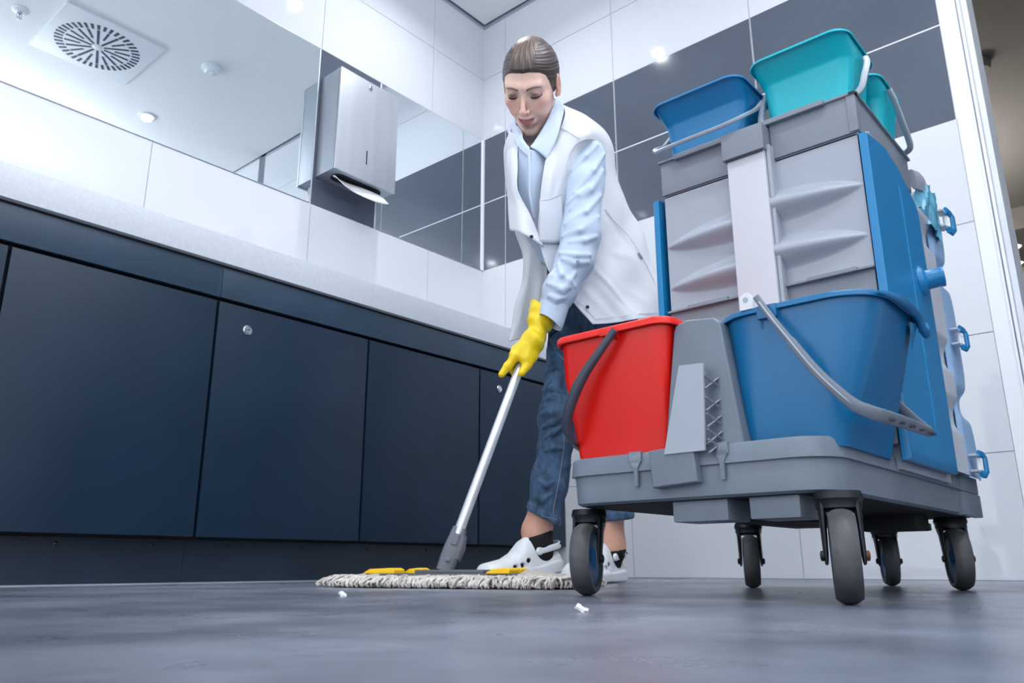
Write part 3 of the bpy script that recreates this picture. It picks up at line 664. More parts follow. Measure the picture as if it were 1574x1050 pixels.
# blue one front left
small('small_bucket', 'small blue bucket on the left of the cart top tray, handle folded down in front', xf, 1.205, .452, .612, M['blue2'], 'small buckets on the top tray', [(1.15, .617, .776), (1.12, .617, .745), (1.083, .612, .722), (1.068, .600, .7075), (1.062, .585, .705), (1.061, .54, .7055), (1.062, .49, .7065), (1.066, .462, .711), (1.085, .449, .725), (1.12, .4465, .75), (1.15, .4465, .778)])
small('small_bucket', 'teal bucket at the front right of the cart top tray', xf - .004, 1.205, .284, .433, M['teal'], 'small buckets on the top tray', [(1.145, .280, .782), (1.135, .276, .765), (1.118, .277, .738), (1.110, .283, .712), (1.109, .302, .700), (1.1095, .32, .694), (1.1095, .36, .692), (1.1095, .40, .692), (1.1095, .42, .697), (1.110, .431, .706), (1.112, .4365, .72), (1.125, .4375, .75), (1.145, .437, .782)])
small('small_bucket', 'teal bucket at the back right of the top tray, behind another teal one', 1.214, 1.352, .284, .436, M['teal'], 'small buckets on the top tray', [(1.262, .280, .785), (1.272, .276, .765), (1.295, .274, .735), (1.318, .274, .716), (1.330, .276, .707), (1.342, .286, .7065), (1.350, .31, .7065), (1.352, .36, .7065), (1.348, .42, .7065), (1.33, .4395, .715), (1.3, .441, .74), (1.262, .440, .785)])
# ================================================================== MOP
MC = np.array([1.085, 1.115, 0.0])           # centre of the mop head on the floor
md = np.array([.12, -.55, 0]); md = np.array([1.168 - 1.027, .88 - 1.401, 0]); md /= np.linalg.norm(md); mn = np.array([-md[1], md[0], 0]); mn = mn if mn[0] > 0 else -mn
mop = empty('flat_mop', (MC[0], MC[1], 0), 'fringed flat mop with yellow clips and silver pole, held by the cleaner', 'mop')
def mp(a, b, z): return MC + md * a + mn * b + np.array([0, 0, z])
def mbx(m_, a0, a1, b0, b1, z0, z1, m, bev=.0015):
    k = MB().box(a0, a1, b0, b1, z0, z1, m, bev); V = [mp(*p) for p in k.v]; m_.add(V, k.f, m); return m_
M['yarn'] = mat('cotton_yarn', (206, 200, 194), .9, noise=.25, nscale=60, bump=.8, bscale=300)
M['pad'] = mat('mop_backing_cloth', (176, 168, 160), .9, noise=.12, bump=.5, bscale=200)
M['yellow'] = mat('yellow_plastic', (245, 196, 0), .4)
M['mopgrey'] = mat('mop_frame_grey', (92, 96, 106), .42, noise=.1)
M['alu'] = mat('aluminium_pole', (212, 216, 222), .36, metal=.5, noise=.08, nscale=40)
LM = .235
pad_ = []
for (e, z) in ((.0, .010), (.0, .016), (-.006, .0175)):
    pad_.append([mp(p[0], p[1], z) for p in rrect(-LM - e, LM + e, .005 - e, .115 + e, 0, .03)])
MB().loft(pad_, M['pad']).build('mop_backing', None, mop)
pk = MB()
for s in (-1, 1):          # cloth pockets at the two ends
    rings = []
    for i in range(9):
        a = i / 8; A_ = s * (.150 + .095 * a); w_ = .052 - .022 * a * a
        rings.append([mp(A_, .060 + w_ * math.cos(q), .016 + (.016 - .010 * a) * max(0, math.sin(q)) + .0015 * math.sin(q * 5 + i)) for q in np.linspace(0, 2 * PI, 20, endpoint=False)])
    pk = MB().loft(rings, M['pad']).build('end_pocket', None, mop)
fm = MB(); mbx(fm, -.165, .165, .018, .098, .017, .0265, M['mopgrey'], .002); mbx(fm, -.075, .075, .024, .09, .0265, .033, M['mopgrey'], .003)
fm.build('mop_frame', None, mop)
for (a0, a1, b0, b1) in ((-.190, -.118, .018, .056), (-.128, -.085, .066, .10), (.086, .134, .014, .056), (.086, .134, .066, .10)):
    k_ = MB(); k_.loft([[mp(a0, b0, .026), mp(a0, b1, .026), mp(a0 , b1, .028), mp(a0, b0, .028)], [mp(a0 + .014, b0, .026), mp(a0 + .014, b1, .026), mp(a0 + .014, b1, .0345), mp(a0 + .014, b0, .0345)], [mp(a1 - .008, b0, .026), mp(a1 - .008, b1, .026), mp(a1 - .008, b1, .0365), mp(a1 - .008, b0, .0365)], [mp(a1, b0, .026), mp(a1, b1, .026), mp(a1, b1, .033), mp(a1, b0, .033)]], M['yellow'])
    k_.build('yellow_clip', None, mop, bevel=.0015)
# fringe: cotton loops all round
fr_ = MB(); rnd = random.Random(3)
def strand(a, b, ang, ln, z0):
    pts = []; r0 = rnd.uniform(.0015, .0027); dx, dy = math.cos(ang), math.sin(ang); w1 = rnd.uniform(-.5, .5)
    for i in range(6):
        q = i / 5; off = ln * math.sin(q * PI * .62) / .93
        pts.append(mp(a + dx * off + (-dy) * w1 * .02 * q + rnd.uniform(-.0015, .0015), b + dy * off + dx * w1 * .02 * q + rnd.uniform(-.0015, .0015), max(r0 * .9, z0 * (1 - q ** 1.5) + rnd.uniform(.0, .005) + .004 * math.sin(q * PI))))
    fr_.tube(pts, [r0, r0, r0 * 1.05, r0, r0 * 1.1, r0 * .7], M['yarn'], 5)
for i in range(1500):
    u_ = rnd.random() * 2 * (2 * LM + .11)
    if u_ < 2 * LM: a, b, an = u_ - LM, .010, -PI / 2
    elif u_ < 2 * LM + .11: a, b, an = LM - .005, .005 + u_ - 2 * LM, 0
    elif u_ < 4 * LM + .11: a, b, an = u_ - 2 * LM - .11 - LM, .110, PI / 2
    else: a, b, an = -LM + .005, .005 + u_ - 4 * LM - .11, PI
    strand(a, b, an + rnd.uniform(-.6, .6), rnd.uniform(.020, .052), rnd.uniform(.006, .018))
o = fr_.build('mop_fringe', None, mop, smooth=80); o['kind'] = 'stuff'
# a few loose tufts lying on top of the ends
tf = MB()
# joint + pole
J0 = mp(.0, .060, .028)
def PD(u, v, d):     # a point of the picture at a horizontal distance d ahead of the camera
    r = ray(u, v); fw = np.array([0.75602, 0.65455]); k = d / (r[:2] @ fw); return r * k + np.array([0, 0, CAMH])
dm = float(J0[:2] @ np.array([0.75602, 0.65455]))
J0 = PD(682, 880, dm)
HANDD = dm + .06
PT = PD(866, 385, 1.90)
PH = PD(790, 585, dm + .104)
pdir = (PT - J0) / np.linalg.norm(PT - J0)
P_lo = PD(699, 815, dm + .012)
m_ = MB(); q0 = J0 + np.array([0, 0, -.004]); jl = np.linalg.norm(P_lo - J0)
m_.tube([J0 - pdir * .0, J0 + pdir * jl * .35, J0 + pdir * jl * .6, J0 + pdir * (jl + .01)], [.0165, .018, .018, .0145], M['mopgrey'], 16, sec=(1, .62, .6), up=(-.75, -.65, 0))
m_.build('joint_sleeve', None, mop)
c0 = J0 + pdir * jl * .33 - np.array([.756, .655, 0]) * .013
MB().lathe([(.0045, 0), (.0045, .003), (.003, .0035), (.0001, .0035)], c0, (-.756, -.655, 0), M['hmid'], 16).build('rivet', None, mop)
MB().tube([J0 + pdir * jl * .30 + np.cross(pdir, [0.756, .655, 0]) * 0 + np.array([.01, -.014, 0]), J0 + pdir * jl * .62 + np.array([.01, -.014, 0]), J0 + pdir * jl * .92 + np.array([.008, -.012, 0])], [.008, .010, .007], M['mopgrey'], 10, sec=(.7, 1)).build('joint_lever', None, mop)
MB().tube([J0 + pdir * (jl * .70) + np.array([-.756, -.655, 0]) * .012, J0 + pdir * (jl * .98) + np.array([-.756, -.655, 0]) * .012], .006, M['mopgrey'], 10, sec=(1, .3, .6), up=(-.75, -.65, 0)).build('release_tab', None, mop)
MB().tube([J0 + np.array([0, 0, -.008]) - md * .022, J0 + np.array([0, 0, -.008]) + md * .022], .009, M['mopgrey'], 12).build('pivot_barrel', None, mop)
MB().tube([J0 + pdir * jl * .8, J0 + pdir * (jl * 4), J0 + pdir * (np.linalg.norm(PT - J0) + .03)], .0105, M['alu'], 20).build('pole', None, mop)
# crumbs of paper on the floor
M['crumb'] = mat('crumb', (238, 240, 242), .9, bump=.6, bscale=200)
for (u, v, sc, lab) in ((527, 917, 1.0, 'small white crumb of paper on the dark floor left of the mop centre'), (894, 941, .9, 'small white crumb of paper on the floor in front of the left castor')):
    p = onz(u, v, 0); bm = bmesh.new(); bmesh.ops.create_icosphere(bm, subdivisions=3, radius=1)
    rz = random.Random(int(u))
    for vv in bm.verts:
        n_ = 1 + .3 * math.sin(vv.co.x * 5 + u) * math.cos(vv.co.y * 4 + v) + .15 * math.sin(vv.co.z * 9 + vv.co.x * 7)
        vv.co = Vector((vv.co.x * .0030 * n_ * sc, vv.co.y * .0075 * n_ * sc, max(-.0001, vv.co.z * .0030 * n_ * sc + .0028 + .0015 * math.sin(vv.co.y * 3))))
    bm.verts.index_update()
    o = MB().add([np.array(vv.co) + np.array([p[0], p[1], 0]) for vv in bm.verts], [[q.index for q in f.verts] for f in bm.faces], M['crumb']).build('paper_crumb'); bm.free()
    tag(o, lab, 'crumb', 'paper crumbs on the floor')
# ================================================================== PERSON
def nets(f, lo, hi, h):
    """surface nets of an implicit shape f(points)<0 inside"""
    lo = np.array(lo, float); hi = np.array(hi, float); n = np.ceil((hi - lo) / h).astype(int) + 1
    ax = [lo[i] + h * np.arange(n[i]) for i in range(3)]
    vals = np.empty(n, np.float32)
    YY, ZZ = np.meshgrid(ax[1], ax[2], indexing='ij')
    cs = max(1, int(400000 / YY.size))
    for i in range(0, n[0], cs):
        xs = ax[0][i:i + cs]; P = np.empty((len(xs), n[1], n[2], 3)); P[..., 0] = xs[:, None, None]; P[..., 1] = YY; P[..., 2] = ZZ
        vals[i:i + cs] = f(P.reshape(-1, 3)).reshape(len(xs), n[1], n[2])
    ins = vals < 0
    acc = np.zeros(tuple(n - 1) + (3,)); cnt = np.zeros(tuple(n - 1))
    sl = lambda a, o: tuple(slice(o[k], o[k] + n[k] - 1) for k in range(3))
    for a in range(3):
        oth = [k for k in range(3) if k != a]
        for o1 in (0, 1):
            for o2 in (0, 1):
                o = [0, 0, 0]; o[oth[0]] = o1; o[oth[1]] = o2; q = list(o); q[a] = 1
                v0 = vals[sl(0, o)]; v1 = vals[sl(0, q)]; m_ = (v0 < 0) != (v1 < 0)
                t = np.where(m_, v0 / np.where(m_, v0 - v1, 1), 0)
                for k in range(3): acc[..., k] += m_ * (t if k == a else o[k])
                cnt += m_
    has = cnt > 0; idx = -np.ones(has.shape, int); idx[has] = np.arange(has.sum())
    c = np.argwhere(has); V = lo + h * (c + acc[has] / cnt[has][:, None])
    F = []
    for a in range(3):
        b, c_ = (a + 1) % 3, (a + 2) % 3
        s0 = [slice(None)] * 3; s1 = [slice(None)] * 3; s0[a] = slice(0, n[a] - 1); s1[a] = slice(1, n[a])
        A = ins[tuple(s0)]; B = ins[tuple(s1)]
        e = np.argwhere(A != B); e = e[(e[:, b] > 0) & (e[:, c_] > 0) & (e[:, b] < n[b] - 1) & (e[:, c_] < n[c_] - 1)]
        if not len(e): continue
        flip = A[tuple(e.T)]
        def g(db, dc): q = e.copy(); q[:, b] -= db; q[:, c_] -= dc; return idx[tuple(q.T)]
        q = np.stack([g(0, 0), g(1, 0), g(1, 1), g(0, 1)], 1); q[~flip] = q[~flip][:, ::-1]; F.append(q)
    F = np.concatenate(F); F = F[(F >= 0).all(1)]
    return V, F
def smin(a, b, k): h = np.clip(.5 + .5 * (b - a) / k, 0, 1); return b * (1 - h) + a * h - k * h * (1 - h)
def smax(a, b, k): return -smin(-a, -b, k)
def sph(p, c, r): return np.linalg.norm(p - np.array(c), axis=1) - r
def ell(p, c, r, R_=None):
    q = p - np.array(c); q = q if R_ is None else q @ np.array(R_); r = np.array(r); k0 = np.linalg.norm(q / r, axis=1); k1 = np.linalg.norm(q / r ** 2, axis=1)
    return k0 * (k0 - 1) / (k1 + 1e-9)
def cap(p, a, b, ra, rb):
    a = np.array(a, float); b = np.array(b, float); d = b - a; t = np.clip((p - a) @ d / (d @ d), 0, 1)
    return np.linalg.norm(p - a - t[:, None] * d, axis=1) - (ra + (rb - ra) * t)
def capt(p, a, b):
    a = np.array(a, float); b = np.array(b, float); d = b - a; return (p - a) @ d / (d @ d)
def chain(p, pts, rad, k=.02):
    r = None
    for i in range(len(pts) - 1):
        c = cap(p, pts[i], pts[i + 1], rad[i], rad[i + 1]); r = c if r is None else smin(r, c, k)
    return r
def wnoise(p, s, seed=0):
    rs = np.random.RandomState(seed); o = 0
    for i in range(6):
        k = rs.normal(size=3) * s; o = o + np.sin(p @ k + rs.rand() * 6.28 + 1.3 * np.sin(p @ (rs.normal(size=3) * s * .6)))
    return o / 6
def sdf_obj(name, f, lo, hi, h, m, parent, relax=1, **k):
    V, F = nets(f, lo, hi, h)
    mb = MB(); mb.v = [tuple(v) for v in V]; mb.f = [tuple(int(i) for i in q) for q in F]; mb.mats = [m]; mb.mi = [0] * len(mb.f)
    o = mb.build(name, None, parent, smooth=75, **k)
    if relax: s_ = o.modifiers.new('relax', 'SMOOTH'); s_.factor = .5; s_.iterations = relax
    return o
R3 = np.array([.65454522, -.75602286, 0.0]); F3 = np.array([.75602286, .65454522, 0.0]); Z3 = np.array([0, 0, 1.0])
def grid_surf(rows, nu=8, nv=8):
    """Catmull-Rom surface through a grid of points"""
    G = [spline(r, nu) for r in rows]; cols = list(zip(*G)); out = [spline(c, nv) for c in cols]
    return [list(r) for r in zip(*out)]
M['skin'] = None
def skin_mat():
    m = bpy.data.materials.new('skin'); m.use_nodes = True; N = m.node_tree.nodes; L = m.node_tree.links; b = N['Principled BSDF']
    at = N.new('ShaderNodeAttribute'); at.attribute_name = 'tint'
    nz = N.new('ShaderNodeTexNoise'); nz.inputs['Scale'].default_value = 60; nz.inputs['Detail'].default_value = 4
    tc = N.new('ShaderNodeTexCoord'); L.new(tc.outputs['Object'], nz.inputs['Vector'])
    mr = N.new('ShaderNodeMapRange'); mr.inputs['To Min'].default_value = .93; mr.inputs['To Max'].default_value = 1.07; L.new(nz.outputs[0], mr.inputs['Value'])
    sc = N.new('ShaderNodeVectorMath'); sc.operation = 'SCALE'; L.new(at.outputs['Color'], sc.inputs[0]); L.new(mr.outputs[0], sc.inputs['Scale'])
    L.new(sc.outputs[0], b.inputs['Base Color']); b.inputs['Roughness'].default_value = .48
    b.inputs['Subsurface Weight'].default_value = .15; b.inputs['Subsurface Radius'].default_value = (1, .35, .2); b.inputs['Subsurface Scale'].default_value = .006
    return m
M['skin'] = skin_mat()
M['coat'] = mat('white_cotton_coat', (214, 218, 226), .85, noise=.015, bump=.15, bscale=700)
M['shirt'] = mat('light_blue_shirt', (190, 204, 226), .8, noise=.02, bump=.15, bscale=700)
M['jeans'] = mat('blue_denim', (66, 92, 122), .85, noise=.5, nscale=50, bump=.35, bscale=900, stretch=(1, 1, .55))
M['stitch'] = mat('denim_stitching', (150, 150, 150), .8)
M['sock'] = mat('black_sock', (10, 11, 14), .9, bump=.2, bscale=500)
M['clog'] = mat('white_rubber_clog', (226, 229, 233), .42, noise=.02)
M['glove'] = mat('yellow_rubber_glove', (240, 206, 8), .42, noise=.04, nscale=20, bump=.15, bscale=250)
M['hole'] = mat('dark_hole', (12, 16, 18), .8)
def hair_mat():
    m = mat('brown_hair', (98, 80, 74), .42, noise=.1, spec=.6); N = m.node_tree.nodes; L = m.node_tree.links; b = N['Principled BSDF']
    at = N.new('ShaderNodeAttribute'); at.attribute_name = 'strand'
    r = N.new('ShaderNodeValToRGB'); r.color_ramp.elements[0].color = (*lin((62, 52, 52)), 1); r.color_ramp.elements[1].color = (*lin((158, 128, 108)), 1)
    r.color_ramp.elements[0].position = .2; r.color_ramp.elements[1].position = .9
    L.new(at.outputs['Fac'], r.inputs[0]); L.new(r.outputs[0], b.inputs['Base Color'])
    return m
M['hair'] = hair_mat()
person = empty('person', (*PD(870, 892, 2.0)[:2], 0), 'woman cleaner in open white coat and yellow glove, bending over the mop she holds', 'person', rz=math.radians(40.885 - 90))
# ---------------- head frame
HC = PD(816, 132, 1.81)
rh = HC - np.array([0, 0, CAMH]); rh /= np.linalg.norm(rh)
up_v = np.cross(R3, rh); up_v *= np.sign(up_v[2])
al, be, ro = math.radians(20), math.radians(14.5), math.radians(2)
Rr = R3 * math.cos(ro) + up_v * math.sin(ro); Ur = up_v * math.cos(ro) - R3 * math.sin(ro)
hh = -rh * math.cos(be) - Rr * math.sin(be)
HX = Rr * math.cos(be) - rh * math.sin(be); HF = hh * math.cos(al) - Ur * math.sin(al); HU = Ur * math.cos(al) + hh * math.sin(al)
HM = np.array([HX, HF, HU])      # rows: local axes in world
HS = 1.0
HS = np.array([.94, 1.0, 1.0])
def h2w(q): return HC + (np.array(q) * HS) @ HM
def w2h(P): return ((P - HC) @ HM.T) / HS
def mir(f, p):      # symmetric feature
    q = p.copy(); q[:, 0] = np.abs(q[:, 0]); return f(q)
def head_sdf(p):
    q = p.copy(); q[:, 0] = np.abs(q[:, 0])
    d = ell(p, (0, -.018, .030), (.0715, .093, .078))
    d = smin(d, ell(p, (0, .030, -.022), (.055, .052, .084)), .035)
    d = smin(d, cap(q, (.043, -.008, -.044), (.009, .059, -.095), .014, .012), .022)
    d = smin(d, ell(p, (0, .066, -.096), (.015, .012, .012)), .016)
    d = smin(d, ell(q, (.043, .054, -.018), (.016, .015, .014)), .022)       # cheeks
    d = smin(d, ell(q, (.030, .062, -.040), (.014, .014, .014)), .018)       # smile apples
    d = smin(d, cap(q, (.006, .0775, .022), (.040, .066, .024), .009, .008), .016)    # brow
    d = smax(d, -ell(q, (.0305, .0940, .0065), (.0180, .0185, .0130)), .010)   # sockets
    d = smin(d, ell(q, (.0310, .0705, .005), (.0135, .0125, .0120)), .004)   # lidded eyes
    d = smax(d, -cap(q, (.019, .0855, -.0022), (.043, .0780, -.0015), .0012, .0012), .003)   # lid line
    d = smin(d, cap(p, (0, .077, .016), (0, .1020, -.027), .0052, .0064), .008)     # nose bridge
    d = smin(d, ell(p, (0, .1030, -.0315), (.0078, .0085, .0080)), .006)
    d = smin(d, ell(q, (.0096, .0905, -.0340), (.0052, .0080, .0056)), .004)
    d = smax(d, -ell(q, (.0058, .0975, -.0405), (.0032, .0048, .0032)), .003)
    d = smin(d, ell(p, (0, .071, -.064), (.025, .018, .017)), .012)          # muzzle
    mz = -.0600 + .0085 * (q[:, 0] / .025) ** 2                               # smiling mouth line
    pm = p.copy(); pm[:, 2] -= mz
    yl = .0885 - 14 * q[:, 0] ** 2
    pl = pm.copy(); pl[:, 1] -= yl
    d = smin(d, ell(pl, (0, -.0038, .0046), (.0215, .0060, .0032)), .004)
    d = smin(d, ell(pl, (0, -.0030, -.0074), (.0175, .0070, .0042)), .003)
    d = smax(d, -ell(pl, (0, .003, -.0016), (.0200, .0100, .0024)), .0015)
    d = smax(d, -cap(q, (.0270, .0880, -.044), (.0350, .0760, -.062), .0034, .0026), .005)   # smile creases
    # ear
    e = ell(q, (.0745, -.012, -.004), (.0065, .0175, .0300))
    e = smax(e, -ell(q, (.0815, -.008, .000), (.0060, .0100, .0180)), .004)
    e = smin(e, ell(q, (.0705, .001, -.024), (.0040, .006, .0075)), .006)
    d = smin(d, e, .006)
    return d
NB = PD(850, 222, 1.90)
nb_l = w2h(NB[None])[0]
def head_neck(p):
    d = head_sdf(p)
    n_ = cap(p, (0, -.056, -.040), tuple(nb_l), .041, .038)
    return smin(d, n_, .012)
V, F = nets(head_neck, (-.095, -.125, -.21), (.095, .125, .125), .0018)
# skin colours: lips, brows, lashes, blush, plus painted-in eye socket shade
def tintcol(p):
    q = p.copy(); q[:, 0] = np.abs(q[:, 0]); n_ = len(p)
    base = np.array(lin((238, 198, 182))); col = np.tile(base, (n_, 1))
    def mixin(c, w): nonlocal col; w = np.clip(w, 0, 1)[:, None]; col = col * (1 - w) + np.array(lin(c)) * w
    mixin((216, 132, 124), .55 * np.exp(-((q[:, 0] - .044) / .018) ** 2 - ((q[:, 2] + .026) / .018) ** 2) * (p[:, 1] > 0))
    mixin((214, 138, 126), .4 * np.exp(-((q[:, 0]) / .012) ** 2 - ((q[:, 2] + .028) / .010) ** 2) * (p[:, 1] > .08))
    mixin((206, 126, 112), .5 * (q[:, 0] > .068))
    mz = -.0600 + .0085 * (q[:, 0] / .025) ** 2; dz = p[:, 2] - mz
    wl = 1 / (1 + np.exp((np.abs(dz + .0022) - .0088 * (1 - (q[:, 0] / .0240) ** 2).clip(0, 1) ** .7) / .0007)) * (q[:, 0] < .0238) * (p[:, 1] > .06)
    mixin((158, 66, 78), wl * .88)
    # brows
    t = np.clip((q[:, 0] - .012) / .036, 0, 1); bz = .0200 + .0065 * np.sin(t * 2.2) - .0035 * t; wd = .0030 * (1 - .55 * t)
    mixin((60, 44, 42), .92 / (1 + np.exp((np.abs(p[:, 2] - bz) - wd) / .0007)) * (q[:, 0] > .011) * (q[:, 0] < .050) * (p[:, 1] > .03))
    # lash line, then eye socket shade painted into the skin colour
    lz = -.0020 + .0020 * ((q[:, 0] - .031) / .012) ** 2 + .0004
    mixin((30, 24, 24), .95 / (1 + np.exp((np.abs(p[:, 2] - lz) - .0022) / .0004)) * (np.abs(q[:, 0] - .0325) < .0150) * (p[:, 1] > .05))
    mixin((84, 52, 54), .92 * np.exp(-((q[:, 0] - .031) / .015) ** 2 - ((p[:, 2] - .007) / .0075) ** 2) * (p[:, 1] > .05))
    return col
hv = V.copy(); hcol = tintcol(V); hf = F.copy(); hw = HC + (V * HS) @ HM
# ---------------- joints
J = dict(SL=PD(905, 232, 1.80), EL=PD(886, 390, 1.772), WL=PD(847, 474, 1.768), SR=PD(818, 246, 2.005), ER=PD(840, 322, 2.04), WR=PD(866, 372, 1.98),
         CH=PD(868, 290, 1.93), WA=PD(905, 380, 1.99), PE=PD(925, 440, 2.03), HR=PD(893, 450, 2.10), HL=PD(935, 450, 2.0),
         KR=PD(862, 640, 2.00), AR=PD(825, 816, 2.045), KL=PD(932, 655, 2.0), AL=PD(941, 838, 2.03))
def limb_r(p): return chain(p, [J['HR'], J['KR'], PD(835, 780, 2.04), J['AR'], J['AR'] - Z3 * .03], [.058, .042, .032, .035, .036], .02)
def limb_l(p): return chain(p, [J['HL'], J['KL'], J['AL'], J['AL'] - Z3 * .03], [.070, .044, .030, .032], .02)
def body_sdf(p):
    d = chain(p, [NB, J['CH'], J['WA'], J['PE']], [.040, .085, .070, .075], .05)
    d = smin(d, cap(p, J['SL'] + F3 * .035, J['SR'], .034, .040), .05)
    d = smin(d, chain(p, [J['SL'] + F3 * .02 - Z3 * .02, J['EL'], J['WL']], [.030, .028, .021], .02), .02)
    d = smin(d, chain(p, [J['SR'], J['ER'], J['WR']], [.042, .036, .026], .02), .02)
    d = smin(d, limb_r(p), .03); d = smin(d, limb_l(p), .03)
    return d
allj = np.array(list(J.values())); lo = allj.min(0) - .14; hi = allj.max(0) + .14; lo[2] = .06
V2, F2 = nets(body_sdf, lo, hi, .0085)
mb = MB(); mb.v = [tuple(v) for v in hw] + [tuple(v) for v in V2]; k0 = len(hw)
mb.f = [tuple(int(i) for i in q) for q in hf] + [tuple(int(i) + k0 for i in q) for q in F2]; mb.mats = [M['skin']]; mb.mi = [0] * len(mb.f)
body = mb.build('body', None, person, smooth=0)
body.data.polygons.foreach_set('use_smooth', [True] * len(body.data.polygons))
ca = body.data.color_attributes.new('tint', 'FLOAT_COLOR', 'POINT')
cc = np.ones((len(mb.v), 4)); cc[:k0, :3] = hcol; cc[k0:, :3] = lin((222, 168, 148)); ca.data.foreach_set('color', cc.ravel())
s_ = body.modifiers.new('relax', 'SMOOTH'); s_.factor = .5; s_.iterations = 2
# teeth showing in the smile
M['teeth'] = mat('teeth', (236, 230, 224), .3)
pts = [[h2w((x, .0835 - 13 * x * x + dy, -.0600 + .0085 * (x / .025) ** 2 + z)) for x in np.linspace(-.0155, .0155, 13)] for (z, dy) in ((.0030, -.0005), (.0012, .0012), (-.0030, .0012), (-.0034, -.001))]
MB().loft(pts, M['teeth'], closed=False, cap0=False, cap1=False).build('teeth', None, body)
# lashes
for s in (-1, 1):
    MB().tube([h2w((s * (.0195 + .0245 * t), .0830 - .0035 * t - .010 * (t - .3) ** 2 + .0015, -.0028 + .0022 * ((t - .5) * 2) ** 2)) for t in np.linspace(0, 1, 9)], [.0004, .0009, .001, .0011, .0011, .0011, .0011, .0010, .0004], M['black'], 6).build('eyelashes', None, body)
# ---------------- hair: slicked back to the crown and gathered behind
def hair_sdf(p):
    q = p.copy(); q[:, 0] = np.abs(q[:, 0])
    base = ell(p, (0, -.018, .030), (.0715, .093, .078)); base = smin(base, ell(p, (0, .030, -.022), (.055, .052, .084)), .035)
    ang = strand_ang(p)
    yh = np.interp(p[:, 2], [-.08, -.045, -.02, .0, .02, .040, .052, .064, .09], [-.06, -.045, .004, .026, .036, .043, .056, .078, .2])
    yh = yh + .006 * np.exp(-(q[:, 0] / .020) ** 2) + .0006 * np.sin(ang * 47)
    t = .0058 * np.clip((yh - p[:, 1]) / .030, 0, 1) ** .55 - .0006
    mC = 1 / (1 + np.exp(-((.030 + .12 * (.105 - p[:, 2]).clip(0, .06)) - q[:, 0]) / .0022))
    t = t + .0035 * mC * np.clip((yh - p[:, 1]) / .03, 0, 1) * np.exp(-((p[:, 2] - .085) / .035) ** 2)
    sd_ = (p[:, 2] * 1.0 - p[:, 1] * .42 + .006 * np.sin(p[:, 1] * 40)) * 330
    gr = mC * (np.sin(ang * 61 + 2 * np.sin(p[:, 1] * 50)) * .4 + np.sin(ang * 137 + 1.2) * .4) + (1 - mC) * (np.sin(sd_) * .4 + np.sin(sd_ * 2.3 + 1) * .4)
    d = base - t - .0009 * gr
    d = smin(d, ell(p, (0, -.122, .030), (.026, .026, .026)), .012)
    d = smax(d, (p[:, 1] - yh) * .8, .0015)
    d = smax(d, -(p[:, 2] + .070), .01)
    e = ell(q, (.0790, -.010, -.006), (.012, .0185, .0320)); d = smax(d, -e, .004)
    return d
def strand_ang(p): return np.arctan2(p[:, 0], .03 + np.maximum(p[:, 1] + .02, -.02) + 1.2 * np.abs(p[:, 2] - .13)) + .15 * p[:, 2]
V, F = nets(hair_sdf, (-.095, -.16, -.08), (.095, .085, .145), .0014)
mb = MB(); mb.v = [tuple(v) for v in (HC + (V * HS) @ HM)]; mb.f = [tuple(int(i) for i in q) for q in F]; mb.mats = [M['hair']]; mb.mi = [0] * len(mb.f)
hair = mb.build('hair', None, person, smooth=0); hair.data.polygons.foreach_set('use_smooth', [True] * len(F))
ang = strand_ang(V)
mC = 1 / (1 + np.exp(-((.030 + .12 * (.105 - V[:, 2]).clip(0, .06)) - np.abs(V[:, 0])) / .0022))
sd_ = (V[:, 2] * 1.0 - V[:, 1] * .42 + .006 * np.sin(V[:, 1] * 40)) * 330
rnz = wnoise(V * np.array([1, .3, 1]), 120, 77)
st = .12 + mC * (.12 * np.sin(ang * 61 + 2 * np.sin(V[:, 1] * 50)) + .14 * np.sin(ang * 137 + 1.2) + .12 * np.sin(ang * 263 + 3)) + (1 - mC) * (.06 + .11 * np.sin(sd_) + .12 * np.sin(sd_ * 2.3 + 1) + .08 * np.sin(sd_ * 4.1)) + .12 * rnz + .34 * mC * ((V[:, 2] - .072) / .04).clip(0, 1)  # last term paints a pale highlight onto the crown
a_ = hair.data.attributes.new('strand', 'FLOAT', 'POINT'); a_.data.foreach_set('value', st.astype(np.float32))
# ---------------- shirt: torso, sleeves, collar
CHn = J['CH']
def sleeve(p, pts, rad, seed):
    d = chain(p, pts, rad, .02)
    t = (p - pts[0]) @ ((pts[-1] - pts[0]) / np.linalg.norm(pts[-1] - pts[0]) ** 2)
    ax_ = (pts[-1] - pts[0]) / np.linalg.norm(pts[-1] - pts[0]); side = p @ R3
    ph = (p @ ax_) * 95 + side * 60
    f1 = np.sin(ph * .42 + 5.0 * wnoise(p, 20, seed)); f2 = np.sin((p @ ax_) * 30 - side * 60 + 1.5 + 4.0 * wnoise(p, 15, seed + 1))
    fold = 1.0 - 2 * np.abs(f1) ** .8 + .9 * (1 - 2 * np.abs(f2) ** .8) + .5 * wnoise(p, 60, seed + 2)
    return d - .0021 * fold * np.clip(np.sin(np.clip(t, 0, 1) * PI) + .35, 0, 1)
PL = [PD(904, 240, 1.797), PD(898, 285, 1.79), PD(893, 360, 1.775), PD(884, 400, 1.77), PD(860, 448, 1.76), PD(850, 480, 1.757)]
RL = [.0455, .048, .047, .045, .039, .029]
sl_f = lambda p: sleeve(p, PL, RL, 3)
def torso(p):
    d = chain(p, [NB, J['CH'], J['WA'], J['PE']], [.058, .106, .088, .100], .06)
    d = smin(d, cap(p, J['SL'] + F3 * .022, J['SR'], .040, .046), .05)
    return d - .0025 * np.sin((p @ R3) * 110 + 2 * wnoise(p, 14, 5))
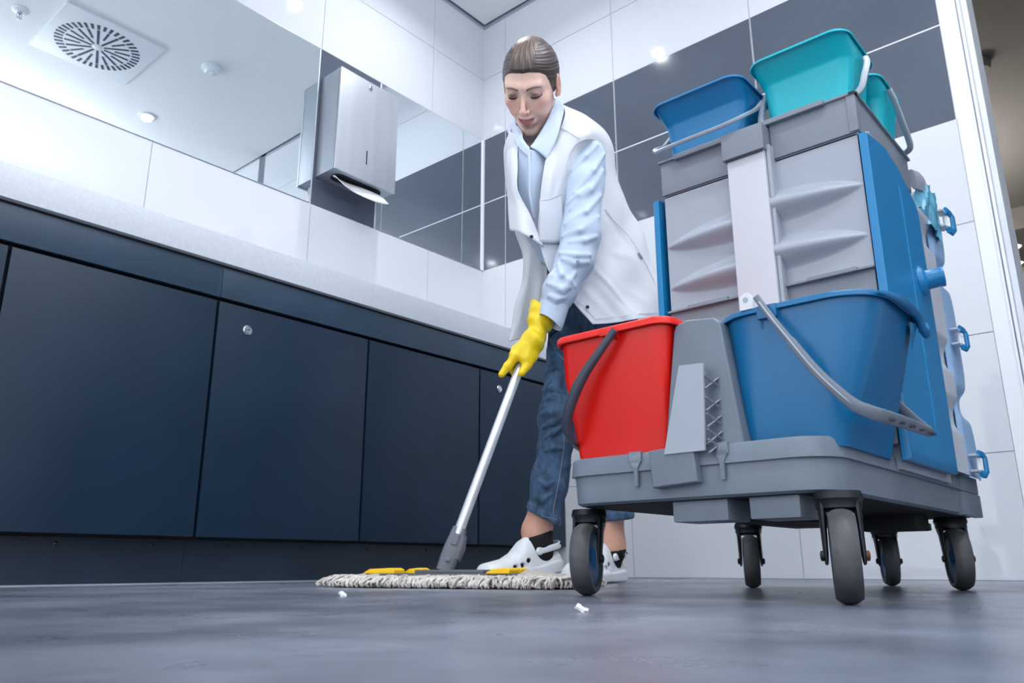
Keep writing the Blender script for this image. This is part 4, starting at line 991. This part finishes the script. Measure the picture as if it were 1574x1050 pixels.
def shirt_sdf(p):
    d = torso(p)
    d = smin(d, sleeve(p, [J['SR'], J['ER'], J['WR']], [.046, .044, .032], 9), .02)
    a_ = (PL[5] - PL[4]) / np.linalg.norm(PL[5] - PL[4])
    return smax(smax(d, (p - PL[5]) @ a_, .003), (p - NB) @ ((NB - J['CH']) / np.linalg.norm(NB - J['CH'])) - .005, .01)
SF = []
sl_0 = lambda p: chain(p, PL, RL, .02)
def surf0(u, v, f, d0=1.6, d1=2.2, off=0.0):
    a = PD(u, v, d0); b = PD(u, v, d1); T_ = np.linspace(0, 1, 400); Pq = a + T_[:, None] * (b - a); s = f(Pq); i = np.argmax(s < 0)
    return Pq[i] - (b - a) / np.linalg.norm(b - a) * off if (s < 0).any() else None
for pts in ([(918, 222), (900, 240), (879, 262)], [(929, 236), (912, 262), (884, 296)], [(906, 286), (890, 300), (872, 313)], [(927, 262), (908, 292), (876, 322)], [(924, 300), (900, 326), (868, 345)], [(921, 334), (892, 354), (864, 364)], [(917, 364), (898, 370), (876, 372)], [(907, 392), (885, 393), (860, 389)], [(904, 403), (884, 405), (864, 398)], [(858, 406), (864, 423), (884, 440)], [(847, 437), (862, 445), (877, 442)], [(852, 415), (846, 425), (841, 436)], [(884, 420), (875, 432), (866, 450)], [(844, 455), (856, 460), (868, 458)]):
    q_ = [surf0(u, v, sl_0) for u, v in pts]; q_ = [x for x in q_ if x is not None]
    if len(q_) > 1: SF.append(q_)
def sleeve_main(p):
    d = sl_0(p) - .0012 * wnoise(p, 45, 7) + .0022
    for q_ in SF: d = smin(d, chain(p, q_, [.0030, .0062, .0022][:len(q_)], .004), .0085)
    a_ = (PL[5] - PL[4]) / np.linalg.norm(PL[5] - PL[4])
    return smax(d, (p - PL[5]) @ a_, .003)
sl_f = sleeve_main
lo = np.minimum.reduce([J['SR'], J['PE'], PL[5], J['SL']]) - .13; hi = np.maximum.reduce([J['SR'], J['PE'], PL[5], J['SL'], NB]) + .13
shirt = sdf_obj('shirt', shirt_sdf, lo, hi, .0042, M['shirt'], person, 2, label='light blue shirt with rolled-down sleeve')
Pm = np.array(PL); sdf_obj('sleeve', sleeve_main, Pm.min(0) - .058, Pm.max(0) + .058, .0026, M['shirt'], shirt, 1)
# cuff (slightly flared, open towards the hand) with two buttons
a_ = (PL[5] - PL[4]) / np.linalg.norm(PL[5] - PL[4])
u1 = np.cross(a_, F3); u1 /= np.linalg.norm(u1); u2 = np.cross(a_, u1)
rings = []
for (t, r, c) in ((-.034, .0315, 0), (-.032, .0335, 0), (.01, .0315, 0), (.026, .0300, 1), (.026, .028, 1), (.0, .028, 0)):
    rings.append([PL[5] + a_ * (t + (.011 * float((u1 * math.cos(q) + u2 * math.sin(q)) @ R3) if t > .009 else 0)) + (u1 * math.cos(q) * 1.0 + u2 * math.sin(q) * .9) * r * (1 + .04 * math.sin(3 * q + t * 60)) for q in np.linspace(0, 2 * PI, 40, endpoint=False)])
cuff = MB().loft(rings, M['shirt'], cap0=False, cap1=False).build('cuff', None, shirt)
for (u, v) in ((853, 473), (852, 485), (888, 403)):
    b0 = PD(u, v, 1.70); rr_ = b0 - np.array([0, 0, CAMH]); rr_ /= np.linalg.norm(rr_)
    # slide onto the sleeve surface
    k = 0
    while sl_f((b0 + rr_ * k)[None])[0] > -.002 and k < .2: k += .001
    c = b0 + rr_ * (k - .004)
    MB().lathe([(.0048, 0), (.0048, -.0015), (.0035, -.002), (.0001, -.0012)], c, rr_, M['gpl'] if v < 450 else M['white_pl'], 16).build('shirt_button', None, shirt)
# collar
inner = [PD(815, 225, 1.772), PD(822, 216, 1.79), PD(838, 190, 1.815), PD(852, 158, 1.86), PD(850, 150, 1.94), PD(815, 158, 1.97), PD(792, 184, 1.90), PD(802, 201, 1.84), PD(804, 213, 1.80), PD(813, 226, 1.772)]
outer = [PD(841, 245, 1.760), PD(853, 218, 1.762), PD(861, 194, 1.785), PD(867, 170, 1.87), PD(862, 166, 1.97), PD(815, 172, 2.00), PD(781, 196, 1.92), PD(785, 210, 1.84), PD(798, 228, 1.79), PD(816, 245, 1.764)]
midp = [(a + b) / 2 + Z3 * .003 + (-F3) * .002 for a, b in zip(inner, outer)]
G = grid_surf([inner, midp, outer], 6, 6)
co = MB().loft(G, M['shirt'], closed=False, cap0=False, cap1=False).build('collar', None, shirt)
s_ = co.modifiers.new('s', 'SOLIDIFY'); s_.thickness = .003
# placket: the front of the shirt seen between the coat fronts
rows = [[PD(797, 226, 1.80), PD(806, 228, 1.785), PD(815, 230, 1.772), PD(828, 232, 1.775), PD(845, 232, 1.79)],
        [PD(795, 262, 1.80), PD(806, 262, 1.785), PD(815, 264, 1.768), PD(830, 265, 1.775), PD(850, 265, 1.80)],
        [PD(797, 300, 1.81), PD(806, 300, 1.795), PD(816, 302, 1.775), PD(830, 302, 1.785), PD(850, 302, 1.81)],
        [PD(800, 345, 1.84), PD(810, 350, 1.82), PD(822, 355, 1.80), PD(835, 360, 1.81), PD(855, 360, 1.83)],
        [PD(820, 400, 1.89), PD(830, 405, 1.87), PD(842, 410, 1.86), PD(855, 410, 1.86), PD(870, 410, 1.87)]]
G = grid_surf(rows, 8, 8)
pl_ = MB().loft(G, M['shirt'], closed=False, cap0=False, cap1=False).build('shirt_front', None, shirt)
s_ = pl_.modifiers.new('s', 'SOLIDIFY'); s_.thickness = .002
MB().tube(spline([PD(813, 230, 1.766), PD(814.5, 265, 1.762), PD(815, 300, 1.768), PD(821, 335, 1.784)], 8), .0019, M['shirt'], 8, sec=(1.6, .5), up=tuple(-F3)).build('placket_fold', None, shirt)
# ---------------- sleeveless white coat, open in front
def Pt(*a): return PD(*a)
rows = [
 [(792, 207, 1.81), (785, 199, 1.86), (808, 178, 1.99), (842, 160, 2.01), (862, 160, 1.95), (868, 175, 1.86), (858, 205, 1.80), (849, 228, 1.772), (839, 246, 1.758)],
 [(795, 224, 1.80), (779, 222, 1.87), (792, 212, 2.09), (880, 180, 2.05), (915, 188, 1.95), (905, 202, 1.748), (872, 215, 1.757), (852, 244, 1.762), (836, 258, 1.752)],
 [(795, 247, 1.79), (777, 248, 1.87), (792, 240, 2.11), (892, 222, 2.08), (941, 228, 1.93), (908, 240, 1.80), (872, 256, 1.752), (852, 268, 1.757), (833, 278, 1.748)],
 [(797, 298, 1.79), (779, 295, 1.87), (797, 300, 2.08), (900, 285, 2.10), (954, 293, 1.97), (915, 305, 1.815), (868, 312, 1.79), (848, 316, 1.768), (829, 320, 1.756)],
 [(826, 350, 1.82), (790, 345, 1.88), (815, 350, 2.10), (915, 345, 2.12), (984, 352, 2.0), (925, 360, 1.84), (872, 366, 1.81), (850, 366, 1.79), (828, 366, 1.775)],
 [(841, 410, 1.87), (806, 410, 1.90), (830, 410, 2.16), (930, 405, 2.16), (1006, 412, 2.02), (948, 420, 1.86), (895, 424, 1.83), (868, 424, 1.82), (845, 420, 1.80)],
 [(834, 460, 1.90), (794, 470, 1.92), (840, 460, 2.15), (945, 450, 2.15), (1017, 455, 2.03), (965, 460, 1.87), (925, 464, 1.845), (900, 464, 1.83), (878, 461, 1.815)],
 [(808, 518, 1.93), (784, 524, 1.94), (845, 500, 2.15), (950, 486, 2.16), (1021, 489, 2.04), (985, 491, 1.88), (955, 495, 1.855), (932, 497, 1.84), (911, 499, 1.825)]]
G = grid_surf([[PD(*q) for q in r] for r in rows], 16, 16)
FOLDS = [((906, 404), (982, 490), .0045, 3.2), ((925, 335), (940, 350), .004, 3), ((934, 385), (975, 400), .003, 6), ((960, 440), (1000, 470), .003, 7), ((848, 246), (845, 300), .0035, 4), ((868, 240), (850, 300), -.004, 5), ((858, 300), (852, 350), .003, 5), ((930, 250), (948, 330), .004, 5), ((940, 340), (985, 400), -.003, 6), ((890, 440), (930, 480), .0025, 6), ((800, 430), (795, 500), .004, 6), ((824, 400), (808, 500), -.005, 6), ((832, 420), (822, 480), .004, 4), ((880, 190), (915, 200), .003, 3)]
def fold_amt(p):
    q_ = (p - np.array([0, 0, CAMH])) @ WM; uv = np.array([787 + FPX * q_[0] / q_[2], 525 + FPX * q_[1] / q_[2]]); s = 0
    for a_1, b_1, am, w_1 in FOLDS:
        a_1 = np.array(a_1, float); dd = np.array(b_1) - a_1; t = np.clip((uv - a_1) @ dd / (dd @ dd), 0, 1); e = np.linalg.norm(uv - a_1 - t * dd); s += am * math.exp(-(e / w_1) ** 2) * (math.sin(PI * (.12 + .76 * t)))
    return s
G = [[np.array(p) for p in r] for r in G]
flat = np.array([p for r in G for p in r]); nr, nc = len(G), len(G[0])
cen = np.array([J['CH'] * (1 - i / (nr - 1)) + J['PE'] * (i / (nr - 1)) for i in range(nr)])
for i in range(nr):
    for j in range(nc):
        p = G[i][j]; o_ = p - cen[i]; o_[2] = 0; o_ /= np.linalg.norm(o_) + 1e-9
        amp = .0035 * min(1, i / 22) * (1 if 0 < j < nc - 1 else .3)
        s_ = float(np.sin((p @ R3) * 55 - p[2] * 26 + 2.5 * wnoise(p[None], 9, 11)[0]) + .6 * np.sin((p @ R3) * 25 + p[2] * 40 + 2 * wnoise(p[None], 8, 12)[0]))
        G[i][j] = p + o_ * amp * s_ * .8 - (F3 * fold_amt(p) if j < 10 or j > 68 else 0)
coat = MB().loft(G, M['coat'], closed=False, cap0=False, cap1=False).build('coat', None, person, label='sleeveless white coat hanging open')
CG = np.array([p for r in G for p in r[62:]]); _q = (CG - np.array([0, 0, CAMH])) @ WM; CUV = np.stack([787 + FPX * _q[:, 0] / _q[:, 2], 525 + FPX * _q[:, 1] / _q[:, 2]], 1); CD = np.linalg.norm(CG - np.array([0, 0, CAMH]), axis=1)
def on_coat(u, v):
    e = np.linalg.norm(CUV - np.array([u, v]), axis=1); k = np.argsort(e)[:6]; dd = CD[k].min() - .0035
    r_ = ray(u, v); return np.array([0, 0, CAMH]) + r_ / np.linalg.norm(r_) * dd
s_ = coat.modifiers.new('s', 'SOLIDIFY'); s_.thickness = .003; s_.offset = 0
ss = coat.modifiers.new('sub', 'SUBSURF'); ss.levels = 1; ss.render_levels = 1
# the swinging front flap on the image left with its fold
rows = [[(786, 205, 1.86), (789, 215, 1.835), (794, 226, 1.80)],
        [(778, 245, 1.83), (786, 250, 1.79), (795, 256, 1.775)],
        [(780, 292, 1.82), (786, 292, 1.78), (795, 293, 1.762)],
        [(781, 325, 1.80), (797, 322, 1.760), (814, 328, 1.756)],
        [(783, 354, 1.79), (805, 360, 1.742), (836, 379, 1.770)]]
G = grid_surf([[PD(*q) for q in r] for r in rows], 10, 8)
fl = MB().loft(G, M['coat'], closed=False, cap0=False, cap1=False).build('coat_front', None, coat)
s_ = fl.modifiers.new('s', 'SOLIDIFY'); s_.thickness = .003
def stud(u, v, d, par): 
    c = PD(u, v, d); r_ = c - np.array([0, 0, CAMH]); r_ /= np.linalg.norm(r_)
    MB().lathe([(.0044, 0), (.0044, -.001), (.0034, -.0022), (.002, -.0012), (.0001, -.0012)], c, r_, M['dchrome'], 16).build('press_stud', None, par)
stud(817, 364, 1.742, fl); stud(903, 472, 1.823, coat); stud(811, 452, 1.90, coat)
for nm, pts, rr_ in (('side_seam', [(930, 322), (944, 340), (962, 358), (978, 380), (992, 404), (1006, 434), (1014, 462), (1018, 484)], .0011),
                    ('armhole_seam', [(871, 268), (872, 250), (877, 234), (886, 221), (900, 214), (914, 215), (926, 224)], .0012),
                    ('shoulder_seam', [(862, 196), (878, 205), (890, 212)], .0010),
                    ('hem_stitch', [(915, 490), (935, 488), (960, 485), (985, 482), (1012, 480)], .0007),
                    ('front_edge_stitch', [(852, 425), (866, 444), (884, 458), (900, 474), (916, 491)], .0007)):
    MB().tube(spline([on_coat(*q) for q in pts], 4), rr_, M['coat'], 6).build(nm, None, coat)
MB().tube([on_coat(981, 389), on_coat(987, 398)], .0026, M['gpl'], 8, sec=(1, .5)).build('pocket_slit', None, coat)
# breast pocket and seams
rows = [[(829, 308, 1.748), (845, 306, 1.758), (862, 299, 1.768)], [(829, 330, 1.751), (846, 330, 1.764), (865, 328, 1.783)], [(829, 372, 1.767), (848, 374, 1.785), (870, 372, 1.803)]]
G = grid_surf([[PD(*q) for q in r] for r in rows], 8, 8)
pk = MB().loft(G, M['coat'], closed=False, cap0=False, cap1=False).build('breast_pocket', None, coat); s_ = pk.modifiers.new('s', 'SOLIDIFY'); s_.thickness = .0025
MB().tube(spline([PD(828.5, 308, 1.745), PD(845, 306, 1.755), PD(863, 298, 1.765)], 6), .0013, M['coat'], 6).build('pocket_hem', None, coat)
# ---------------- jeans
def jleg(p, pts, rad, seed):
    d = chain(p, pts, rad, .03)
    ax_ = (pts[-1] - pts[0]) / np.linalg.norm(pts[-1] - pts[0]); zc = p @ ax_
    kz = (p - pts[1]) @ ax_
    fold = 1.2 * (1 - 2 * np.abs(np.sin(zc * 52 + (p @ R3) * 14 + 1.6 * wnoise(p, 13, seed + 5))) ** .7) * np.exp(-(kz / .15) ** 2) + .3 * np.sin(zc * 130 + (p @ R3) * 30 + 2.0 * wnoise(p, 13, seed)) * np.exp(-(kz / .16) ** 2) + .5 * np.sin(zc * 90 - (p @ R3) * 50 + 2 * wnoise(p, 10, seed + 1)) * np.exp(-((kz - .18) / .1) ** 2)
    return d - .0022 * fold
HEMR = PD(835, 797, 2.03); HEML = PD(949, 799, 2.02)
JR = [PD(890, 455, 2.06), PD(861, 640, 1.99), PD(845, 740, 2.02), HEMR]; JL = [PD(935, 455, 2.005), PD(932, 655, 2.0), PD(942, 740, 2.01), HEML]
def hemcut(p, c, n_): return (p - c) @ n_
nR = (HEMR - JR[2]) / np.linalg.norm(HEMR - JR[2]); nL = (HEML - JL[2]) / np.linalg.norm(HEML - JL[2])
nR2 = nR - R3 * .32; nR2 /= np.linalg.norm(nR2)
JF = []
j0 = lambda p: chain(p, JR, [.074, .052, .044, .0425], .03)
for pts in ([(843, 548), (855, 543), (867, 552)], [(838, 574), (850, 566), (866, 563)], [(834, 600), (848, 596), (866, 604)], [(831, 617), (846, 611), (866, 617)], [(831, 636), (846, 634), (866, 640)], [(833, 657), (848, 650), (866, 641)], [(836, 675), (850, 664), (866, 656)], [(838, 694), (850, 688), (864, 690)], [(828, 738), (838, 746), (850, 742)], [(822, 764), (834, 768), (846, 760)], [(846, 522), (856, 530), (866, 532)]):
    q_ = [surf0(u, v, j0, 1.7, 2.4) for u, v in pts]; q_ = [x for x in q_ if x is not None]
    if len(q_) > 1: JF.append(q_)
def jeans_sdf(p):
    a = jleg(p, JR, [.074, .0505, .0425, .0415], 21)
    for q_ in JF: a = smin(a, chain(p, q_, [.0025, .0085, .0025][:len(q_)], .004), .006)
    a = smax(a, hemcut(p, HEMR, nR2), .004); a = smin(a, smax(np.abs(hemcut(p, HEMR, nR2) + .010) - .010, cap(p, JR[2], HEMR + nR * .02, .048, .045), .004), .003)
    b = jleg(p, JL, [.080, .056, .047, .039], 31)
    b = smax(b, hemcut(p, HEML, nL), .004); b = smin(b, smax(np.abs(hemcut(p, HEML, nL) + .010) - .010, cap(p, JL[2], HEML + nL * .02, .049, .0415), .004), .003)
    c = cap(p, J['HR'], J['HL'], .085, .085); c = smin(c, cap(p, J['PE'], J['PE'] + Z3 * .06, .088, .085), .04)
    d = smin(smin(a, b, .012), c, .04)
    # hollow the leg ends so that the ankles come out of an opening
    d = smax(d, -smax(cap(p, JR[2], HEMR + nR * .05, .040, .040), -hemcut(p, HEMR, nR2) - .02, .003), .002)
    d = smax(d, -smax(cap(p, JL[2], HEML + nL * .05, .034, .034), -hemcut(p, HEML, nL) - .02, .003), .002)
    return d
pj = np.array(JR + JL + [J['PE']]); lo = pj.min(0) - .12; hi = pj.max(0) + .12; lo[2] = HEMR[2] - .05; hi[2] = J['PE'][2] + .12
jeans = sdf_obj('jeans', jeans_sdf, lo, hi, .0034, M['jeans'], person, 1, label='worn blue jeans turned up at the hem')
def surf(u, v, f, d0=1.75, d1=2.3, off=.002):
    """where the line of sight first meets an implicit shape"""
    a = PD(u, v, d0); b = PD(u, v, d1); T_ = np.linspace(0, 1, 240); P = a + T_[:, None] * (b - a); s = f(P); i = np.argmax(s < 0)
    if not (s < 0).any(): return None
    r_ = (b - a) / np.linalg.norm(b - a); return P[i] - r_ * off
def seam(pts, f, name, parent, m, r=.0011, sec=None):
    q = [surf(u, v, f) for u, v in pts]; q = [x for x in q if x is not None]
    if len(q) > 2: MB().tube(spline(q, 4), r, m, 6).build(name, None, parent)
seam([(868, 660), (866, 690), (862, 720), (857, 750), (852, 775), (850, 790)], jeans_sdf, 'leg_seam', jeans, M['stitch'], .0009)
seam([(809, 785), (818, 789), (832, 793), (845, 796), (856, 799)], jeans_sdf, 'hem_stitch', jeans, M['stitch'], .0007)
seam([(842, 508), (846, 522), (853, 535), (862, 548), (870, 556)], jeans_sdf, 'pocket_seam', jeans, M['stitch'], .0012)
q = surf(853, 512, jeans_sdf)
if q is not None:
    MB().tube([PD(843, 519, 1.9) * 0 + surf(x, y, jeans_sdf, off=.003) for x, y in ((845, 517), (850, 513), (856, 509)) if surf(x, y, jeans_sdf) is not None], .0035, M['dchrome'], 8, sec=(1, .5)).build('zip', None, jeans)
# ---------------- socks and clogs
def clog(ank, toe_dir, heel_lift, L_=.262, scale=1.0, name_=None):
    """ank: point on the ground under the ankle; toe_dir: unit vector on the floor"""
    ex = np.array(toe_dir, float); ex /= np.linalg.norm(ex); ey = np.array([-ex[1], ex[0], 0]); 
    piv = ank + ex * .15   # ball of the foot stays down
    ca, sa = math.cos(heel_lift), math.sin(heel_lift)
    ex2 = ex * ca - Z3 * sa; ez2 = Z3 * ca + ex * sa
    org = piv - ex2 * .15
    T_ = np.array([ex2, ey, ez2]); SC_ = .90; org = piv - ex2 * .15 * SC_
    toW = lambda q: org + (np.array(q) * SC_) @ T_
    toL = lambda P: (P - org) @ T_.T
    def prof(x, xs, ys): return np.interp(x, xs, ys)
    def f(q):
        x, y, z = q[:, 0], q[:, 1], q[:, 2]
        xs = [-.075, -.055, -.02, .04, .10, .15, .18, .192]
        hw_ = prof(x, xs, [.022, .036, .039, .038, .047, .046, .037, .020])
        top = prof(x, [-.075, -.06, -.03, .0, .030, .050, .080, .112, .176, .192], [.050, .064, .066, .080, .106, .098, .072, .059, .054, .038])
        # sole slab with an overhanging rim
        rim = np.maximum(np.abs(y) - (hw_ + .004), np.maximum(np.abs(x - .0585) - .1335 + 0, 0))
        ry = np.abs(y) / (hw_ + .004 + .003 * np.sin(np.clip((z - .006) / .03, 0, 1) * PI))
        ex_ = np.clip((np.abs(x - .058) - .09) / .045, 0, 2)
        sole = np.maximum((np.sqrt(np.abs(y / (hw_ + .006)) ** 2.6 + 0) - 1) * .04, np.abs(z - .014) - .014 - .004 * np.exp(-((x + .03) / .04) ** 2))
        sole = np.maximum(sole, np.abs(x - .0585) - .134)
        upz = np.clip((z - .012) / np.maximum(top - .012, .01), 0, 3)
        up = (np.sqrt(np.abs(y / (hw_ + .002)) ** 2.4 + np.clip(upz, 0, 3) ** 2.6) - 1) * .035
        up = np.maximum(up, np.abs(x - .0585) - .132); up = np.maximum(up, .008 - z)
        d = smin(sole, up, .006)
        d = smax(d, -(z - .002 + .006 * np.clip((x - .13) / .06, 0, 1) * 0 + -.010 * np.clip((x - .15) / .04, 0, 1) ** 2), .004)
        # foot opening
        op = ell(q, (-.022, 0, .085), (.052, .030, .062), None)
        d = smax(d, -op, .005)
        # side ports
        for px_, pz_ in ((.080, .037), (.104, .035), (.056, .046)):
            e = ell(np.stack([x - px_, np.abs(y) - .045, z - pz_], 1), (0, 0, 0), (.0088, .018, .0072))
            d = smax(d, -e, .002)
        # groove above the sole
        d = d + .0018 * np.exp(-((z - .026 - .010 * np.exp(-((x + .05) / .05) ** 2)) / .0025) ** 2)
        return d
    V, F = nets(f, (-.085, -.062, -.006), (.205, .062, .11), .0024)
    mb = MB(); mb.v = [tuple(v) for v in org + (V * SC_) @ T_]; mb.f = [tuple(int(i) for i in q) for q in F]; mb.mats = [M['clog']]; mb.mi = [0] * len(F)
    o = mb.build('clog', None, person, smooth=75); s_ = o.modifiers.new('relax', 'SMOOTH'); s_.iterations = 2; s_.factor = .5
    # heel strap with rivets
    st = [toW(q) for q in [(.018, .041, .066), (-.02, .045, .070), (-.058, .036, .074), (-.078, .0, .077), (-.058, -.036, .074), (-.02, -.045, .070), (.018, -.041, .066)]]
    MB().tube(spline(st, 6), .0075, M['clog'], 10, sec=(.35, 1.0, .6), up=tuple(ez2)).build('heel_strap', None, o)
    for s in (-1, 1):
        MB().lathe([(.0001, .003), (.007, .003), (.0095, .0), (.0095, -.004)], toW((.018, s * .0425, .066)), ey * s, M['clog'], 18).build('strap_rivet', None, o)
        MB().lathe([(.0001, .002), (.0025, .002), (.0025, -.001)], toW((-.058, s * .040, .078)), ey * s, M['hole'], 10).build('strap_hole', None, o)
    for s in (-1, 1):
        for px_, pz_ in ((.080, .037), (.104, .035), (.056, .046)):
            MB().lathe([(.0001, .0), (.0095, .0), (.0095, -.004), (.0001, -.004)], toW((px_, s * .0355, pz_)), ey * s, M['hole'], 16).build('side_port', None, o)
    # sock / lining
    def g(q): 
        return smin(ell(q, (.02, 0, .040), (.085, .034, .034)), cap(q, (-.02, 0, .05), (-.020, 0, .088), .033, .034), .02)
    return o, toW, toL, org, T_
dirR = -R3 * .80 - F3 * .60; dirL = -R3 * .52 - F3 * .85
footR = np.append(PD(835, 880, 2.05)[:2], 0); footL = np.append(PD(934, 880, 2.04)[:2], 0)
oR, wR, lR, orR, TR = clog(footR, dirR, .13)
oL, wL, lL, orL, TL = clog(footL, dirL, .0)
def sock(org, T_, ank, label):
    top = (ank - org) @ T_.T
    f = lambda q: smax(smin(ell(q, (.02, 0, .038), (.055, .030, .028)), chain(q, [np.array((-.010, 0, .045)), np.array((-.004, 0, .070)), top], [.034, .037, .0405 if label == 'r' else .036], .02), .02), (q - top) @ np.array([.25, 0, .97]), .003)
    V, F = nets(f, (-.09, -.06, -.0), (.13, .06, .16), .004)
    mb = MB(); mb.v = [tuple(v) for v in org + V @ T_]; mb.f = [tuple(int(i) for i in q) for q in F]; mb.mats = [M['sock']]; mb.mi = [0] * len(F)
    return mb.build('sock', None, person, smooth=75)
sock(orR, TR, PD(825, 818, 2.045), 'r')
sock(orL, TL, PD(940, 843, 2.03), 'l')
# ---------------- gloves gripping the pole
def onpole(t): return J0 + pdir * t
plen = np.linalg.norm(PT - J0)
def tv(v):
    T_ = np.linspace(0, plen, 400); Q = (J0 + T_[:, None] * pdir - np.array([0, 0, CAMH])) @ WM; return float(T_[np.argmin(np.abs(525 + FPX * Q[:, 1] / Q[:, 2] - v))])
tG = tv(572)
gf = -F3   # towards the camera
sd = np.cross(pdir, gf); sd /= np.linalg.norm(sd); gf2 = np.cross(sd, pdir); 
sd = sd if sd @ R3 > 0 else -sd
gf2 = gf2 if gf2 @ F3 < 0 else -gf2
PLd = pdir
def G3(t, s, g): return onpole(tG + t) + sd * s + gf2 * g
wrist = PD(821, 524, 1.762); cuffp = PD(833, 488, 1.785)
palm0 = G3(.078, .012, .022); palm1 = G3(.025, .008, .023)
fingers = [ # thumb: down the right side of the pole; index pointing down the left side; the rest curled round behind
  ([G3(.070, .020, .028), G3(.040, .020, .020), G3(.012, .015, .019), G3(-.012, .010, .020)], [.016, .0135, .0115, .0095]),
  ([G3(.055, -.002, .030), G3(.026, -.016, .022), G3(.000, -.026, .010), G3(-.022, -.033, .004)], [.0135, .012, .0108, .0088]),
  ([G3(.060, -.006, .026), G3(.036, -.022, .012), G3(.020, -.024, -.010), G3(.008, -.010, -.021)], [.0130, .0118, .0105, .0090]),
  ([G3(.066, -.008, .022), G3(.050, -.022, .008), G3(.040, -.022, -.012), G3(.034, -.004, -.022)], [.0128, .0115, .0103, .0088]),
  ([G3(.074, -.006, .018), G3(.066, -.018, .006), G3(.060, -.018, -.010), G3(.056, -.002, -.019)], [.0118, .0105, .0095, .0082])]
def glove_sdf(p):
    d = chain(p, [cuffp, wrist, palm0, palm1], [.026, .0205, .0195, .0150], .016)
    d = smin(d, cap(p, G3(.072, -.004, .022), G3(.040, -.006, .023), .0165, .013), .016)
    for pts, rad in [(q_, [x_ * .90 for x_ in r_]) for q_, r_ in fingers]: d = smin(d, chain(p, pts, rad, .006), .0055)
    # flared, slightly rolled cuff
    ax_ = (cuffp - wrist) / np.linalg.norm(cuffp - wrist)
    h_ = (p - cuffp) @ ax_
    fl_ = cap(p, cuffp - ax_ * .012, cuffp + ax_ * .03, .030, .038)
    d = smin(d, fl_, .012)
    ph = (p @ ax_) * 180 + (p @ R3) * 120
    d = d - .0013 * np.sin(ph * .8 + 3.5 * wnoise(p, 25, 41)) * np.clip(((p - palm1) @ ax_) / .05, 0, 1)
    d = smax(d, h_ - .014 + .9 * ((p - cuffp) @ R3), .003)
    pole_ = np.linalg.norm((p - J0) - ((p - J0) @ pdir)[:, None] * pdir, axis=1) - .0103
    return smax(d, -pole_, .001)
allp = np.array([cuffp, wrist, palm0, palm1] + [q for a, b in fingers for q in a]); 
glove = sdf_obj('glove', glove_sdf, allp.min(0) - .055, allp.max(0) + .055, .0024, M['glove'], person, 1, label='yellow rubber glove on the lower hand')
# upper hand behind the coat, also gloved
tU = plen - .03
def G4(t, s, g): return onpole(tU + t) + sd * s - gf2 * g
def glove2(p):
    d = chain(p, [J['WR'], G4(.01, .006, .028), G4(-.02, .004, .026)], [.030, .024, .020], .02)
    for i, t in enumerate((.03, .012, -.006, -.024)): d = smin(d, chain(p, [G4(t, .012, .024), G4(t, .024, .006), G4(t, .020, -.014), G4(t, .002, -.021)], [.012, .0115, .0105, .009], .006), .005)
    d = smin(d, chain(p, [G4(.01, -.006, .026), G4(.02, -.022, .010), G4(.03, -.022, -.008)], [.014, .012, .010], .006), .006)
    pole_ = np.linalg.norm((p - J0) - ((p - J0) @ pdir)[:, None] * pdir, axis=1) - .0103
    return smax(d, -pole_, .001)
a2 = np.array([J['WR'], G4(0, 0, 0)]); sdf_obj('glove', glove2, a2.min(0) - .07, a2.max(0) + .07, .003, M['glove'], person, 1)
